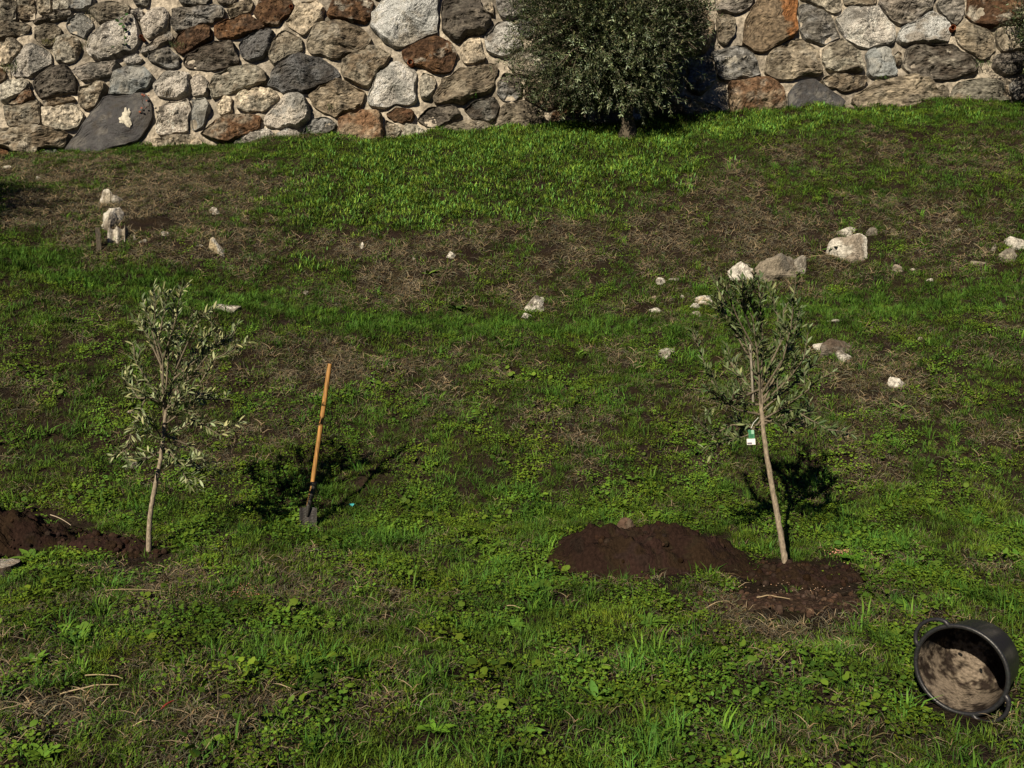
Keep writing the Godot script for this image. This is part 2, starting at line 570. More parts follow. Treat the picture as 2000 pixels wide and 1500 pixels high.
	var made := {
		"grass_a": [tuft(16, 0.035, 0.02, 0.06, 0.0035, 1.2, grass_c), "grass", "short fine green grass over the whole slope"],
		"grass_b": [tuft(20, 0.045, 0.015, 0.05, 0.003, 1.4, grass_c * 0.9), "grass", "low tangled green grass between the weeds"],
		"grass_c": [tuft(13, 0.03, 0.03, 0.085, 0.004, 1.0, Color(0.0682, 0.1331, 0.0187)), "grass", "upright short grass thickest on the terrace strip"],
		"tall_a": [tuft(18, 0.035, 0.045, 0.13, 0.0042, 1.1, Color(0.0626, 0.1286, 0.0200)), "long_grass", "longer dark green grass tufts"],
		"tall_b": [tuft(11, 0.03, 0.04, 0.12, 0.0065, 1.2, Color(0.0738, 0.1419, 0.0200)), "long_grass", "wide bladed longer grass tufts"],
		"broad_a": [tuft(8, 0.06, 0.035, 0.115, 0.0125, 1.2, Color(0.1064, 0.2003, 0.0379), 0.4), "broad_grass", "bright broad bladed grass below the olive tree"],
		"broad_b": [tuft(10, 0.06, 0.03, 0.085, 0.010, 1.4, Color(0.1253, 0.2041, 0.0300), 0.4), "broad_grass", "bright yellow green grass in the lush patch by the wall"],
		"clover_a": [cover(16, 0.05, 0.04, 0.013, Color(0.0682, 0.1197, 0.0139)), "ground_cover", "small leaved green ground cover"],
		"clover_b": [cover(11, 0.045, 0.045, 0.018, Color(0.0763, 0.1331, 0.0155)), "ground_cover", "rounder leaved weeds lying among the grass"],
		"clover_c": [cover(22, 0.045, 0.05, 0.010, Color(0.0802, 0.1286, 0.0139)), "ground_cover", "finely leaved feathery weeds"],
		"weed_a": [cover(9, 0.06, 0.08, 0.038, Color(0.0722, 0.1331, 0.0171)), "leafy_weeds", "larger leaved weeds of the foreground"],
		"weed_b": [cover(7, 0.07, 0.05, 0.045, Color(0.0763, 0.1331, 0.0171)), "leafy_weeds", "wide leaved low weeds of the foreground"],
		"straw_a": [litter(13, 0.06, 0.03, 0.095, 0.0014, Color(0.1924, 0.1634, 0.1112)), "dry_grass", "dry tan cut grass lying on the slope"],
		"straw_b": [litter(16, 0.06, 0.03, 0.09, 0.0013, Color(0.0961, 0.0800, 0.0556)), "dry_grass", "brown dead grass thatch"],
		"straw_c": [litter(12, 0.05, 0.03, 0.10, 0.0014, Color(0.0834, 0.0800, 0.0458)), "dry_grass", "dull olive withered grass"],
		"stub_a": [tuft(12, 0.04, 0.02, 0.06, 0.003, 1.3, Color(0.0961, 0.0867, 0.0490), 0.5), "dry_grass", "short withered grass stubble"]}
	for k in kinds:
		var e: Array = made[k]
		scatter(e[1], e[0].mesh(lm if k.begins_with("clover") or k.begins_with("weed") else mats.straw if k.begins_with("straw") else bm), lists[k], e[2])


# ---------------------------------------------------------------- ground
func make_ground() -> void:
	var xs := []
	var ds := []
	for x in [-160.0, -80.0, -45.0, -30.0, -22.0, -17.0, -14.0]:
		xs.append(x)
	var x := -12.0
	while x <= 12.01:
		xs.append(x)
		x += 0.08
	for e in [14.0, 17.0, 22.0, 30.0, 45.0, 80.0, 160.0]:
		xs.append(e)
	for d in [-200.0, -90.0, -40.0, -18.0, -8.0, -3.0, 0.0, 1.0]:
		ds.append(d)
	var d := 1.6
	while d <= 16.2:
		ds.append(d)
		d += 0.07
	var b := MB.new()
	for dd in ds:
		for xx in xs:
			var s := 0.8 + 0.35 * n_mid.get_noise_2d(xx * 1.5, dd * 1.5)
			b.add(Vector3(xx, land(xx, dd), -dd), Color(0.036 * s, 0.027 * s, 0.019 * s))
	for tail in [[16.35, WALL_TOP - 0.25], [16.6, WALL_TOP - 0.05], [30.0, WALL_TOP + 0.6], [90.0, WALL_TOP + 3.0], [300.0, WALL_TOP + 6.0]]:
		ds.append(tail[0])
		for xx in xs:
			b.add(Vector3(xx, tail[1], -tail[0]), Color(0.05, 0.06, 0.02))
	var w := xs.size()
	for r in ds.size() - 1:
		for c in w - 1:
			var q := r * w + c
			b.quad(q, q + w, q + w + 1, q + 1)
	single("ground", b.mesh(mats.soil), Vector3.ZERO, "brown earth of the grassy slope below the stone wall", "", "", "structure")


func soil_heap(called: String, cx: float, cy: float, rx: float, rd: float, high: float, label: String, turn := 0.0, shape := 1.3, col := Color(0.034, 0.0215, 0.0155)) -> void:
	var c := ground_at(cx, cy)
	var b := MB.new()
	var rings := 30
	var spokes := 90
	var mid := b.add(Vector3(0, high + n_rock.get_noise_2d(cx, cy) * 0.05, 0), col)
	for r in range(1, rings + 1):
		var f := float(r) / rings
		for s in spokes:
			var a := TAU * s / spokes
			var wob := 1.0 + 0.12 * n_rock.get_noise_3d(cos(a) * 1.6 + cx, sin(a) * 1.6, cy) + 0.3 * n_rock.get_noise_3d(cos(a) * 0.3 + cx, sin(a) * 0.3, cy)
			var ox := cos(a) * f * rx * wob
			var od := sin(a) * f * rd * wob
			var x := c.x + ox * cos(turn) - od * sin(turn)
			var d := -c.z + ox * sin(turn) + od * cos(turn)
			var up := high * pow(maxf(1.0 - f * f, 0.0), shape)
			up += n_rock.get_noise_3d(x * 1.6, d * 1.6, 3.0) * 0.09 * high / 0.2 * (1.0 - f * f)
			up += (n_rock.get_noise_3d(x * 6.0, d * 6.0, 9.0) * 0.06 + absf(n_rock.get_noise_3d(x * 16.0, d * 16.0, 1.0)) * 0.045) * minf(1.0, 4.0 * (1.0 - f)) * clampf(high / 0.14, 0.25, 1.0)
			var k := 1.0 + 0.35 * n_rock.get_noise_2d(x * 2.0, d * 2.0)
			b.add(Vector3(x - c.x, land(x, d) - c.y + up + (-0.035 if r == rings else 0.004), -d - c.z), Color(col.r * k, col.g * k, col.b * k))
	for s in spokes:
		b.tri(mid, 1 + (s + 1) % spokes, 1 + s)
	for r in rings - 1:
		for s in spokes:
			var t := (s + 1) % spokes
			b.quad(1 + r * spokes + s, 1 + r * spokes + t, 1 + (r + 1) * spokes + t, 1 + (r + 1) * spokes + s)
	var o := thing(called, c, label, "soil pile")
	part("loose_soil", b.mesh(mats.loose_soil), o)
	# clods lying on it
	var clods := MB.new()
	for k in 240:
		var a := rng.randf() * TAU
		var f := sqrt(rng.randf()) * 1.3
		var ox := cos(a) * f * rx
		var od := sin(a) * f * rd
		var x := c.x + ox * cos(turn) - od * sin(turn)
		var d := -c.z + ox * sin(turn) + od * cos(turn)
		var up := high * pow(maxf(1.0 - f * f, 0.0), shape) + n_rock.get_noise_3d(x * 1.6, d * 1.6, 3.0) * 0.09 * high / 0.2 * (1.0 - f * f)
		lump(clods, Vector3(x - c.x, land(x, d) - c.y + up + 0.005, -d - c.z), Vector3.ONE * (0.005 + 0.022 * pow(rng.randf(), 2.5)), 6, 5, vary(col * rng.randf_range(0.8, 1.6), 0.2), k)
	var cl := part("clods", clods.mesh(mats.loose_soil), o)
	cl.set_meta("kind", "stuff")


# ---------------------------------------------------------------- stones
func lump(b: MB, c: Vector3, size: Vector3, sides: int, rows: int, col: Color, seed_: int) -> void:
	var first := b.v.size()
	for r in rows + 1:
		var t := PI * r / rows
		for s in sides:
			var a := TAU * s / sides
			var dir := Vector3(sin(t) * cos(a), cos(t), sin(t) * sin(a))
			var k := 1.0 + 0.4 * n_rock.get_noise_3d(dir.x * 0.25 + seed_ * 7.3, dir.y * 0.25, dir.z * 0.25)
			b.add(c + dir * size * k, col)
	for r in rows:
		for s in sides:
			var t := (s + 1) % sides
			b.quad(first + r * sides + s, first + r * sides + t, first + (r + 1) * sides + t, first + (r + 1) * sides + s)


func rock_mesh(size: Vector3, seed_: int, c1: Color, c2: Color, ribs := 0.0, m := "limestone") -> ArrayMesh:
	var b := MB.new()
	var cuts := []
	rng.seed = 5000 + seed_
	for k in 15:
		var n := Vector3(rng.randf_range(-1, 1), rng.randf_range(-0.6, 1), rng.randf_range(-1, 1)).normalized()
		cuts.append([n, rng.randf_range(0.5, 0.95)])
	var sides := 40
	var rows := 26
	for r in rows + 1:
		var t := PI * r / rows
		for s in sides:
			var a := TAU * s / sides
			var dir := Vector3(sin(t) * cos(a), cos(t), sin(t) * sin(a))
			var k := 1.15
			for c in cuts:
				var along_: float = dir.dot(c[0])
				if along_ > 0.05:
					k = minf(k, c[1] / along_)
			var o := seed_ * 3.7
			var crack := maxf(0.0, 1.0 - absf(n_rock.get_noise_3d(dir.x * 0.7 + o, dir.y * 0.45, dir.z * 0.7)) * 9.0)
			k *= 1.0 - 0.1 * crack + 0.16 * n_rock.get_noise_3d(dir.x * 0.4 + o, dir.y * 0.4, dir.z * 0.4) + 0.035 * n_rock.get_noise_3d(dir.x * 1.6 + o, dir.y * 1.6, dir.z * 1.6)
			if ribs > 0.0:
				k *= 1.0 + ribs * (sin(dir.y * 11.0 + 2.0 * dir.x) if ribs == 0.07 else 0.0) + k * 0.5 * ribs * sin(dir.x * 9.0 + 1.5 * n_rock.get_noise_3d(dir.x, dir.y + o, dir.z))
			var f := smoothstep(-0.12, 0.2, n_rock.get_noise_3d(dir.x * 0.55 + o, dir.y * 0.55 + 9.0, dir.z * 0.55) + 0.35 * n_rock.get_noise_3d(dir.x * 2.2 + o, dir.y * 2.2, dir.z * 2.2))
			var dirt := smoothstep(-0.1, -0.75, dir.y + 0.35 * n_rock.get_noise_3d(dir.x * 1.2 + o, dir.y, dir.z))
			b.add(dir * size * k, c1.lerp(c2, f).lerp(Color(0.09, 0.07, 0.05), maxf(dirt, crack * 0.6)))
	for r in rows:
		for s in sides:
			var t := (s + 1) % sides
			b.quad(r * sides + s, r * sides + t, (r + 1) * sides + t, (r + 1) * sides + s)
	return b.mesh(mats[m], true)


const WHITE_ROCK := Color(0.70, 0.67, 0.59)
const GREY_ROCK := Color(0.22, 0.2, 0.165)
const BROWN_ROCK := Color(0.13, 0.1, 0.075)


var rock_feet := []


func rock(px: float, py: float, w: float, h: float, label: String, c1 := WHITE_ROCK, c2 := GREY_ROCK, sunk := 0.35, ribs := 0.0, tilt := 0.0) -> MeshInstance3D:
	# px, py is the foot of what shows of the rock; w and h its width and height as pixels at that place
	var g := ground_at(px, py)
	var size := Vector3(metres(w, g) * 0.68, metres(h, g) * 0.8, metres(lerpf(w, h, 0.4), g) * 0.5)
	var k := int(px * 3 + py * 7)
	rock_feet.append([g, metres(w, g)])
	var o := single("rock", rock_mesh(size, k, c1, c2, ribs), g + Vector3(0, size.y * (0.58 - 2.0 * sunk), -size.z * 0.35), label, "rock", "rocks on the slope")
	o.rotation = Vector3(0, rng.randf_range(-0.5, 0.5), tilt)
	return o


func make_rocks() -> void:
	var tan_ := Color(0.5, 0.41, 0.27)
	# the knobbly column of white stone at the upper left
	var knob := rock(217, 436, 40, 72, "long knobbly outcrop of white stone running up the upper left bank", WHITE_ROCK, Color(0.42, 0.38, 0.31), 0.3, 0.07)
	knob.rotation = Vector3(-0.75, 0.1, 0.1)
	rock(209, 396, 34, 34, "pointed white stone at the top end of the knobbly outcrop", WHITE_ROCK, Color(0.4, 0.36, 0.28), 0.25)
	rock(226, 398, 26, 22, "low pale stone at the right shoulder of the knobbly outcrop", WHITE_ROCK * 0.9, GREY_ROCK * 1.5, 0.25)
	rock(204, 445, 20, 14, "small white stone with brown top left of the corrugated block", WHITE_ROCK, BROWN_ROCK)
	corrugated_block()
	board()
	rock(322, 462, 16, 24, "small upright white stone in the dug earth right of the corrugated block")
	rock(424, 492, 24, 34, "leaning white stone with brown foot on the brown bank", WHITE_ROCK, tan_, 0.3, 0.0, 0.35)
	rock(418, 416, 24, 18, "low grey and white stone on the dry grass above the leaning white stone")
	rock(75, 351, 11, 12, "tiny white stone near the left foot of the wall", WHITE_ROCK, WHITE_ROCK)
	rock(17, 328, 18, 7, "flat white stone at the left edge below the wall", WHITE_ROCK, WHITE_ROCK)
	rock(390, 481, 12, 6, "sliver of white stone left of the leaning white stone", WHITE_ROCK, WHITE_ROCK)
	rock(279, 474, 12, 10, "pebble sized grey stone right of the corrugated block", GREY_ROCK * 1.8, WHITE_ROCK)
	rock(263, 470, 8, 14, "narrow upright grey stone close to the corrugated block", GREY_ROCK * 1.8, GREY_ROCK)
	rock(446, 606, 50, 22, "long wedge of pale stone behind the top of the tree with silvery leaves", WHITE_ROCK, GREY_ROCK * 1.6, 0.35, 0.0, 0.2)
	rock(255, 806, 16, 8, "small tan stone at the left of the silvery leaved tree", tan_, WHITE_ROCK)
	rock(257, 912, 34, 14, "pale stone under the lowest drooping twig of the silvery leaved tree", WHITE_ROCK * 0.75, GREY_ROCK)
	rock(596, 573, 10, 11, "single tan pebble on the terrace edge above the spade", tan_, WHITE_ROCK)
	rock(883, 504, 18, 17, "white cube shaped stone on the bare brown bank below the bright grass", WHITE_ROCK, WHITE_ROCK)
	rock(705, 484, 13, 17, "ragged white stone beside bright weeds on the brown bank")
	rock(808, 508, 8, 8, "tiny pale stone left of the white cube shaped stone", WHITE_ROCK, tan_)
	rock(1048, 602, 48, 34, "streaked grey and white stone with dry grass on its back", WHITE_ROCK, GREY_ROCK, 0.3, 0.0, 0.25)
	rock(1030, 620, 22, 16, "white foot stone in front of the streaked grey and white stone", WHITE_ROCK, WHITE_ROCK)
	rock(1290, 556, 22, 20, "white stone at the end of a low row under green moss", WHITE_ROCK, GREY_ROCK)
	rock(1318, 548, 30, 9, "thin pale ledge of stone under green moss", WHITE_ROCK, GREY_ROCK * 1.5)
	rock(1332, 582, 11, 11, "round white pebble left of the tan topped stone", WHITE_ROCK, WHITE_ROCK)
	rock(1283, 610, 28, 14, "flat white stone beside the small bare hollow", WHITE_ROCK, WHITE_ROCK)
	rock(1277, 586, 11, 11, "small dull pinkish stone above the bare hollow", Color(0.36, 0.28, 0.22), tan_)
	rock(1372, 592, 50, 20, "tan topped stone reaching behind the right young tree", tan_ * 1.1, WHITE_ROCK)
	rock(1360, 602, 22, 14, "white stone tucked under the tan topped stone", WHITE_ROCK, WHITE_ROCK)
	rock(1357, 616, 20, 12, "dull grey stone below the tan topped stone", GREY_ROCK * 1.4, GREY_ROCK)
	rock(1450, 540, 60, 46, "bright white end of the long ribbed outcrop", WHITE_ROCK * 1.1, WHITE_ROCK * 0.8, 0.3)
	rock(1510, 545, 90, 62, "grey brown ribbed outcrop above the right young tree", GREY_ROCK, Color(0.3, 0.26, 0.2), 0.28, 0.07)
	rock(1556, 530, 38, 46, "pale streaked right end of the ribbed outcrop", Color(0.38, 0.35, 0.3), GREY_ROCK, 0.28, 0.05)
	rock(1664, 508, 58, 68, "tall white boulder standing alone on the right bank", WHITE_ROCK, Color(0.36, 0.31, 0.25), 0.24, 0.04)
	rock(1655, 462, 40, 26, "grey white cap stone on the tall white boulder", WHITE_ROCK * 0.9, GREY_ROCK * 1.5)
	rock(1705, 456, 30, 18, "low rounded grey stone right of the tall white boulder", GREY_ROCK * 1.7, GREY_ROCK)
	rock(1743, 458, 14, 9, "small tan stone a little right of the tall white boulder", tan_ * 0.7, GREY_ROCK)
	rock(1755, 530, 20, 18, "crumbly pinkish grey stone below the tall white boulder", Color(0.4, 0.34, 0.28), GREY_ROCK)
	rock(1780, 529, 10, 8, "chip of pale stone beside the crumbly pinkish stone", WHITE_ROCK, tan_)
	rock(1818, 548, 16, 8, "little clean white oval stone on the grass", WHITE_ROCK * 1.1, WHITE_ROCK)
	rock(1988, 482, 46, 40, "upper boulder of the pair at the right edge", WHITE_ROCK, GREY_ROCK * 1.5)
	rock(1966, 512, 32, 40, "slanting greenish boulder of the pair at the right edge", Color(0.36, 0.33, 0.25), GREY_ROCK, 0.3, 0.04, -0.4)
	rock(1915, 516, 34, 10, "low flat stone left of the boulders at the right edge", Color(0.33, 0.3, 0.22), GREY_ROCK)
	rock(1942, 487, 14, 15, "small grey upright stone beside the boulders at the right edge", GREY_ROCK * 1.5, GREY_ROCK)
	rock(1854, 432, 16, 8, "small grey stone high on the right of the slope", GREY_ROCK * 1.7, GREY_ROCK)
	rock(1874, 453, 20, 7, "thin pale stone high on the right of the slope", WHITE_ROCK * 0.8, GREY_ROCK)
	rock(1636, 628, 36, 9, "thin flat white stone on the terrace grass", WHITE_ROCK, GREY_ROCK)
	rock(1640, 690, 88, 44, "brown topped half buried boulder right of the young tree", BROWN_ROCK * 1.1, GREY_ROCK, 0.38)
	rock(1618, 688, 42, 28, "white broken face of the half buried boulder", WHITE_ROCK, WHITE_ROCK * 0.7, 0.3)
	rock(1652, 704, 26, 28, "crumbling white stone at the foot of the half buried boulder", WHITE_ROCK, GREY_ROCK, 0.3)
	rock(1752, 760, 42, 34, "smooth clean white stone in the grass right of the young tree", WHITE_ROCK * 1.15, WHITE_ROCK, 0.3, 0.0, 0.3)
	rock(1308, 694, 36, 24, "layered grey white stone left of the right young tree", WHITE_ROCK * 0.8, GREY_ROCK * 1.4, 0.3, 0.05, 0.3)
	rock(1531, 597, 12, 11, "small white stone showing through the right young tree", WHITE_ROCK, WHITE_ROCK)
	rock(1790, 713, 9, 7, "tiny tan stone above the smooth white stone", tan_, tan_)
	rock(1796, 664, 12, 9, "small brownish stone on bare ground right of the half buried boulder", GREY_ROCK * 1.5, tan_)
	rock(630, 773, 13, 8, "small white stone just left of the spade handle", WHITE_ROCK * 0.8, GREY_ROCK)
	rock(596, 853, 9, 7, "tiny brown stone left of the spade handle", tan_ * 0.6, BROWN_ROCK)
	rock(836, 1216, 48, 20, "dark brown domed stone sunk in the foreground grass", Color(0.07, 0.055, 0.045), Color(0.09, 0.07, 0.06), 0.4)
	rock(287, 1240, 34, 11, "flat grey stone in the left foreground grass", Color(0.24, 0.2, 0.17), Color(0.17, 0.14, 0.12), 0.4)
	rock(1185, 1046, 26, 24, "rounded brown stone at the back of the right soil heap", Color(0.2, 0.14, 0.1), BROWN_ROCK)
	rock(1172, 1054, 16, 14, "small pale stone beside the right soil heap", Color(0.36, 0.28, 0.22), GREY_ROCK)
	rock(1222, 1052, 52, 40, "brown slab of stone leaning on the right soil heap", Color(0.13, 0.085, 0.06), BROWN_ROCK, 0.3)
	rock(1128, 1070, 20, 26, "small brown upright stone at the left end of the right soil heap", Color(0.1, 0.065, 0.05), BROWN_ROCK)
	rock(1190, 1160 - 58, 76, 44, "large earth covered stone in the side of the right soil heap", Color(0.11, 0.07, 0.05), Color(0.07, 0.042, 0.03), 0.4)


func corrugated_block() -> void:
	var g := ground_at(228, 474)
	var w := metres(33, g)
	var h := metres(32, g)
	var b := MB.new()
	var n := 28
	for side in 2:
		for r in 9:
			for k in n + 1:
				var f := float(k) / n
				var wave := 0.025 * cos(f * TAU * 2.0 - 0.6) + 0.008 * n_rock.get_noise_2d(f * 3.0, r)
				var z := wave if side == 0 else -0.09
				var top := h * (1.0 - 0.16 * absf(sin(f * TAU))) 
				b.add(Vector3((f - 0.5) * w, lerpf(-0.1, top, r / 8.0), z), Color(0.6, 0.56, 0.48).lerp(Color(0.3, 0.26, 0.2), smoothstep(0.1, 0.4, n_rock.get_noise_2d(f * 1.2, r * 0.12))))
	for side in 2:
		for r in 8:
			for k in n:
				var q := side * 9 * (n + 1) + r * (n + 1) + k
				if side == 0:
					b.quad(q, q + n + 1, q + n + 2, q + 1)
				else:
					b.quad(q, q + 1, q + n + 2, q + n + 1)
	var o := 9 * (n + 1)
	for k in n:
		var q := 8 * (n + 1) + k
		b.quad(q, q + o, q + o + 1, q + 1)
	for r in 8:
		var q := r * (n + 1)
		b.quad(q, q + o, q + o + n + 1, q + n + 1)
		var e := q + n
		b.quad(e, e + n + 1, e + o + n + 1, e + o)
	var s := single("rock", b.mesh(mats.limestone), g, "white block with two upright ridges below the knobbly outcrop", "rock", "rocks on the slope")
	s.rotation = Vector3(-0.25, 0.1, 0.03)


func board() -> void:
	var g := ground_at(193, 490)
	var b := MB.new()
	var h := metres(44, g)
	for k in 9:
		var f := k / 8.0
		for p in [[-1, -1], [1, -1], [1, 1], [-1, 1]]:
			b.add(Vector3(p[0] * (0.026 + 0.006 * n_rock.get_noise_2d(k, p[0])), -0.08 + f * (h + 0.08), p[1] * 0.035), vary(Color(0.13, 0.115, 0.09), 0.15))
	for k in 8:
		for s in 4:
			var t := (s + 1) % 4
			b.quad(k * 4 + s, k * 4 + 4 + s, k * 4 + 4 + t, k * 4 + t)
	b.quad(32, 35, 34, 33)
	var o := single("wooden_peg", b.mesh(mats.bark, true), g, "weathered grey wooden peg standing left of the corrugated block", "stake")
	o.rotation = Vector3(-0.12, 0.4, 0.02)


# ---------------------------------------------------------------- the wall
func wall_point(px: float, py: float) -> Vector2:      # where the line of sight meets the leaning face: metres right, metres up the face
	var r := ray(px, py)
	var t := (WALL_D + (EYE - WALL_H) * BATTER) / (r.z - r.y * BATTER)
	return Vector2(r.x * t, (EYE + r.y * t - WALL_H) * sqrt(1.0 + BATTER * BATTER))


func wall_place(p: Vector2, out := 0.0) -> Vector3:
	var c := 1.0 / sqrt(1.0 + BATTER * BATTER)
	var s := BATTER * c
	return Vector3(p.x, WALL_H + p.y * c + out * s, -(WALL_D + p.y * s) + out * c)


var wall: Node3D
var stone_count := 0
var stone_rings := []         # centre and radius of each stone laid so far
const STONE := {
	"W": [Color(0.78, 0.755, 0.7), Color(0.46, 0.43, 0.38), "granite"],
	"G": [Color(0.42, 0.4, 0.37), Color(0.24, 0.22, 0.19), "gneiss"],
	"K": [Color(0.075, 0.078, 0.088), Color(0.12, 0.12, 0.125), "slate"],
	"S": [Color(0.17, 0.17, 0.172), Color(0.3, 0.3, 0.3), "granite"],
	"T": [Color(0.27, 0.225, 0.165), Color(0.45, 0.4, 0.31), "gneiss"],
	"R": [Color(0.13, 0.075, 0.045), Color(0.23, 0.135, 0.075), "sandstone"],
	"B": [Color(0.26, 0.155, 0.09), Color(0.36, 0.29, 0.21), "sandstone"],
	"L": [Color(0.76, 0.69, 0.56), Color(0.52, 0.46, 0.36), "sandstone"],
	"C": [Color(0.55, 0.58, 0.57), Color(0.42, 0.44, 0.43), "slate"],
	"O": [Color(0.24, 0.185, 0.125), Color(0.36, 0.17, 0.07), "sandstone"],
	"D": [Color(0.12, 0.105, 0.088), Color(0.22, 0.2, 0.17), "gneiss"]}


func stone(kind: String, outline: PackedVector2Array) -> void:
	rng.seed = 900 + stone_count * 13
	# soften the corners, then step round the outline evenly
	var p := outline
	for pass_ in 1:
		var q := PackedVector2Array()
		for k in p.size():
			var a := p[k]
			var b2 := p[(k + 1) % p.size()]
			q.append(a.lerp(b2, 0.12))
			q.append(a.lerp(b2, 0.88))
		p = q
	var total := 0.0
	for k in p.size():
		total += p[k].distance_to(p[(k + 1) % p.size()])
	var spokes := 60
	var edge := PackedVector2Array()
	var k2 := 0
	var gone := 0.0
	for s in spokes:
		var want := total * s / spokes
		while gone + p[k2].distance_to(p[(k2 + 1) % p.size()]) < want:
			gone += p[k2].distance_to(p[(k2 + 1) % p.size()])
			k2 += 1
		var l := p[k2].distance_to(p[(k2 + 1) % p.size()])
		edge.append(p[k2].lerp(p[(k2 + 1) % p.size()], (want - gone) / maxf(l, 1e-5)))
	var c := Vector2.ZERO
	for e in edge:
		c += e
	c /= spokes
	var mean := 0.0
	for e in edge:
		mean += e.distance_to(c)
	mean /= spokes
	var area := 0.0
	for s in spokes:
		area += (edge[s] - c).cross(edge[(s + 1) % spokes] - c)
	if area < 0.0:
		edge.reverse()
	var o := float(stone_count) * 5.1
	for s in spokes:
		edge[s] = c + (edge[s] - c) * (1.0 + 0.035 * n_rock.get_noise_3d(edge[s].x * 1.6, edge[s].y * 1.6, o) + 0.04 * n_rock.get_noise_3d(edge[s].x * 4.5, edge[s].y * 4.5, o))
	var deep := clampf(mean * rng.randf_range(0.42, 0.72), 0.08, 0.34)
	if kind == "K":
		deep = clampf(deep * 0.6, 0.06, 0.14)
	var cuts := []
	for k in 6:
		var a := rng.randf() * TAU
		cuts.append([Vector2(cos(a), sin(a)), rng.randf_range(0.55, 1.1) * deep, rng.randf_range(0.1, 1.0)])
	cuts.append([Vector2(rng.randf_range(-0.4, 0.4), -1.0).normalized(), deep * rng.randf_range(0.9, 1.1), rng.randf_range(-0.25, 0.1)])   # the face leans forward a little
	var col: Array = STONE[kind]
	var c1: Color = vary(col[0], 0.14)
	var c2: Color = vary(col[1], 0.14)
	var radii := [0.0, 0.1, 0.2, 0.29, 0.37, 0.45, 0.52, 0.59, 0.655, 0.715, 0.77, 0.82, 0.865, 0.9, 0.93, 0.955, 0.975, 0.99, 1.0, 1.0, 0.98]
	var b := MB.new()
	var power := rng.randf_range(4.0, 11.0)
	var lay := Vector2.RIGHT.rotated(rng.randf_range(-0.5, 0.5))
	var much_lime := pow(rng.randf(), 1.5) * 0.9
	var much_stain := rng.randf() * 0.75
	var much_grit := rng.randf_range(0.15, 0.7)
	var patch_size := rng.randf_range(0.6, 1.7)
	for r in radii.size():
		var f: float = radii[r]
		for s in spokes:
			var q := c + (edge[s] - c) * f
			var out := deep * pow(maxf(1.0 - pow(f, power), 0.0), 0.5)
			var rel := (q - c) / mean
			for cut in cuts:
				out = minf(out, cut[1] - rel.dot(cut[0]) * cut[2] * deep)
			out = maxf(out, 0.035) + 0.02
			var g1 := n_rock.get_noise_3d(q.x * 1.7 + o, q.y * 1.7, 2.0)
			# beds of the rock: stretched along the layers, broken into ledges
			var bed := n_rock.get_noise_3d(q.dot(lay) * 1.2, q.dot(lay.orthogonal()) * 6.5, o + 7.0)
			var ledge := floorf(bed * 5.0 + g1 * 2.0) / 5.0
			var chip := 1.0 - absf(n_rock.get_noise_3d(q.x * 3.4 + o, q.y * 3.4, o * 0.3)) * 3.0
			if r == radii.size() - 2:
				out = -0.02
			elif r == radii.size() - 1:
				out = -0.12
			else:
				var rough := g1 * 0.07 + ledge * (0.05 if col[2] == "gneiss" else 0.02) - maxf(chip - 0.55, 0.0) * 0.05
				rough += n_rock.get_noise_3d(q.x * 6.0, q.y * 6.0, o) * 0.028 + n_rock.get_noise_3d(q.x * 17.0, q.y * 17.0, o) * 0.010
				out += rough * (0.4 if kind == "K" else 1.0) * (1.0 if f < 0.97 else 0.4)
			var blot := n_rock.get_noise_3d(q.x * 1.3 * patch_size, q.y * 1.3 * patch_size, o + 40.0) + 0.5 * n_rock.get_noise_3d(q.x * 5.0, q.y * 5.0, o + 80.0)
			var cc := c1.lerp(c2, smoothstep(-0.15, 0.25, blot))
			if kind == "O":
				cc = c1.lerp(c2, smoothstep(0.0, 0.22, (rel.x - 0.15) * 0.7 + rel.y * 0.35 + blot * 0.5))
			var vein := smoothstep(0.25, 0.0, absf(bed + 0.3 * g1 - 0.1)) if col[2] == "gneiss" else 0.0
			cc = cc.lerp(c2 * 0.75, vein * 0.35)
			var lime := smoothstep(0.2, 0.42, n_rock.get_noise_3d(q.x * 2.6 + 90.0, q.y * 2.6, o) + 0.4 * n_rock.get_noise_3d(q.x * 12.0, q.y * 12.0, o))
			cc = cc.lerp(Color(0.6, 0.56, 0.47), lime * (0.2 if kind in ["K", "S"] else much_lime))
			var stain := smoothstep(0.12, 0.4, n_rock.get_noise_3d(q.x * 3.0 + 150.0, q.y * 1.6, o) + 0.5 * n_rock.get_noise_3d(q.x * 9.0, q.y * 9.0, o + 3.0))
			cc = cc.lerp(Color(0.07, 0.058, 0.045), stain * much_stain)
			var grit := (1.0 + 0.35 * n_rock.get_noise_3d(q.x * 0.45, q.y * 0.3, 200.0)) * (1.0 + 0.3 * n_rock.get_noise_3d(q.x * 2.2, q.y * 0.35, 220.0)) + much_grit * n_rock.get_noise_3d(q.x * 22.0, q.y * 22.0, o)
			cc = Color(cc.r * grit, cc.g * grit, cc.b * grit)
			b.add(wall_place(q, out) - wall_place(c), cc)
	for r in radii.size() - 1:
		for s in spokes:
			var t := (s + 1) % spokes
			b.quad(r * spokes + s, (r + 1) * spokes + s, (r + 1) * spokes + t, r * spokes + t)
	quick_part("stone", stone_count, b.mesh(mats[col[2]], true), wall, Transform3D(Basis(), wall_place(c) - wall.position))
	stone_count += 1


var laid := []                # kind, outline (28 points), centre, mean radius, start radii


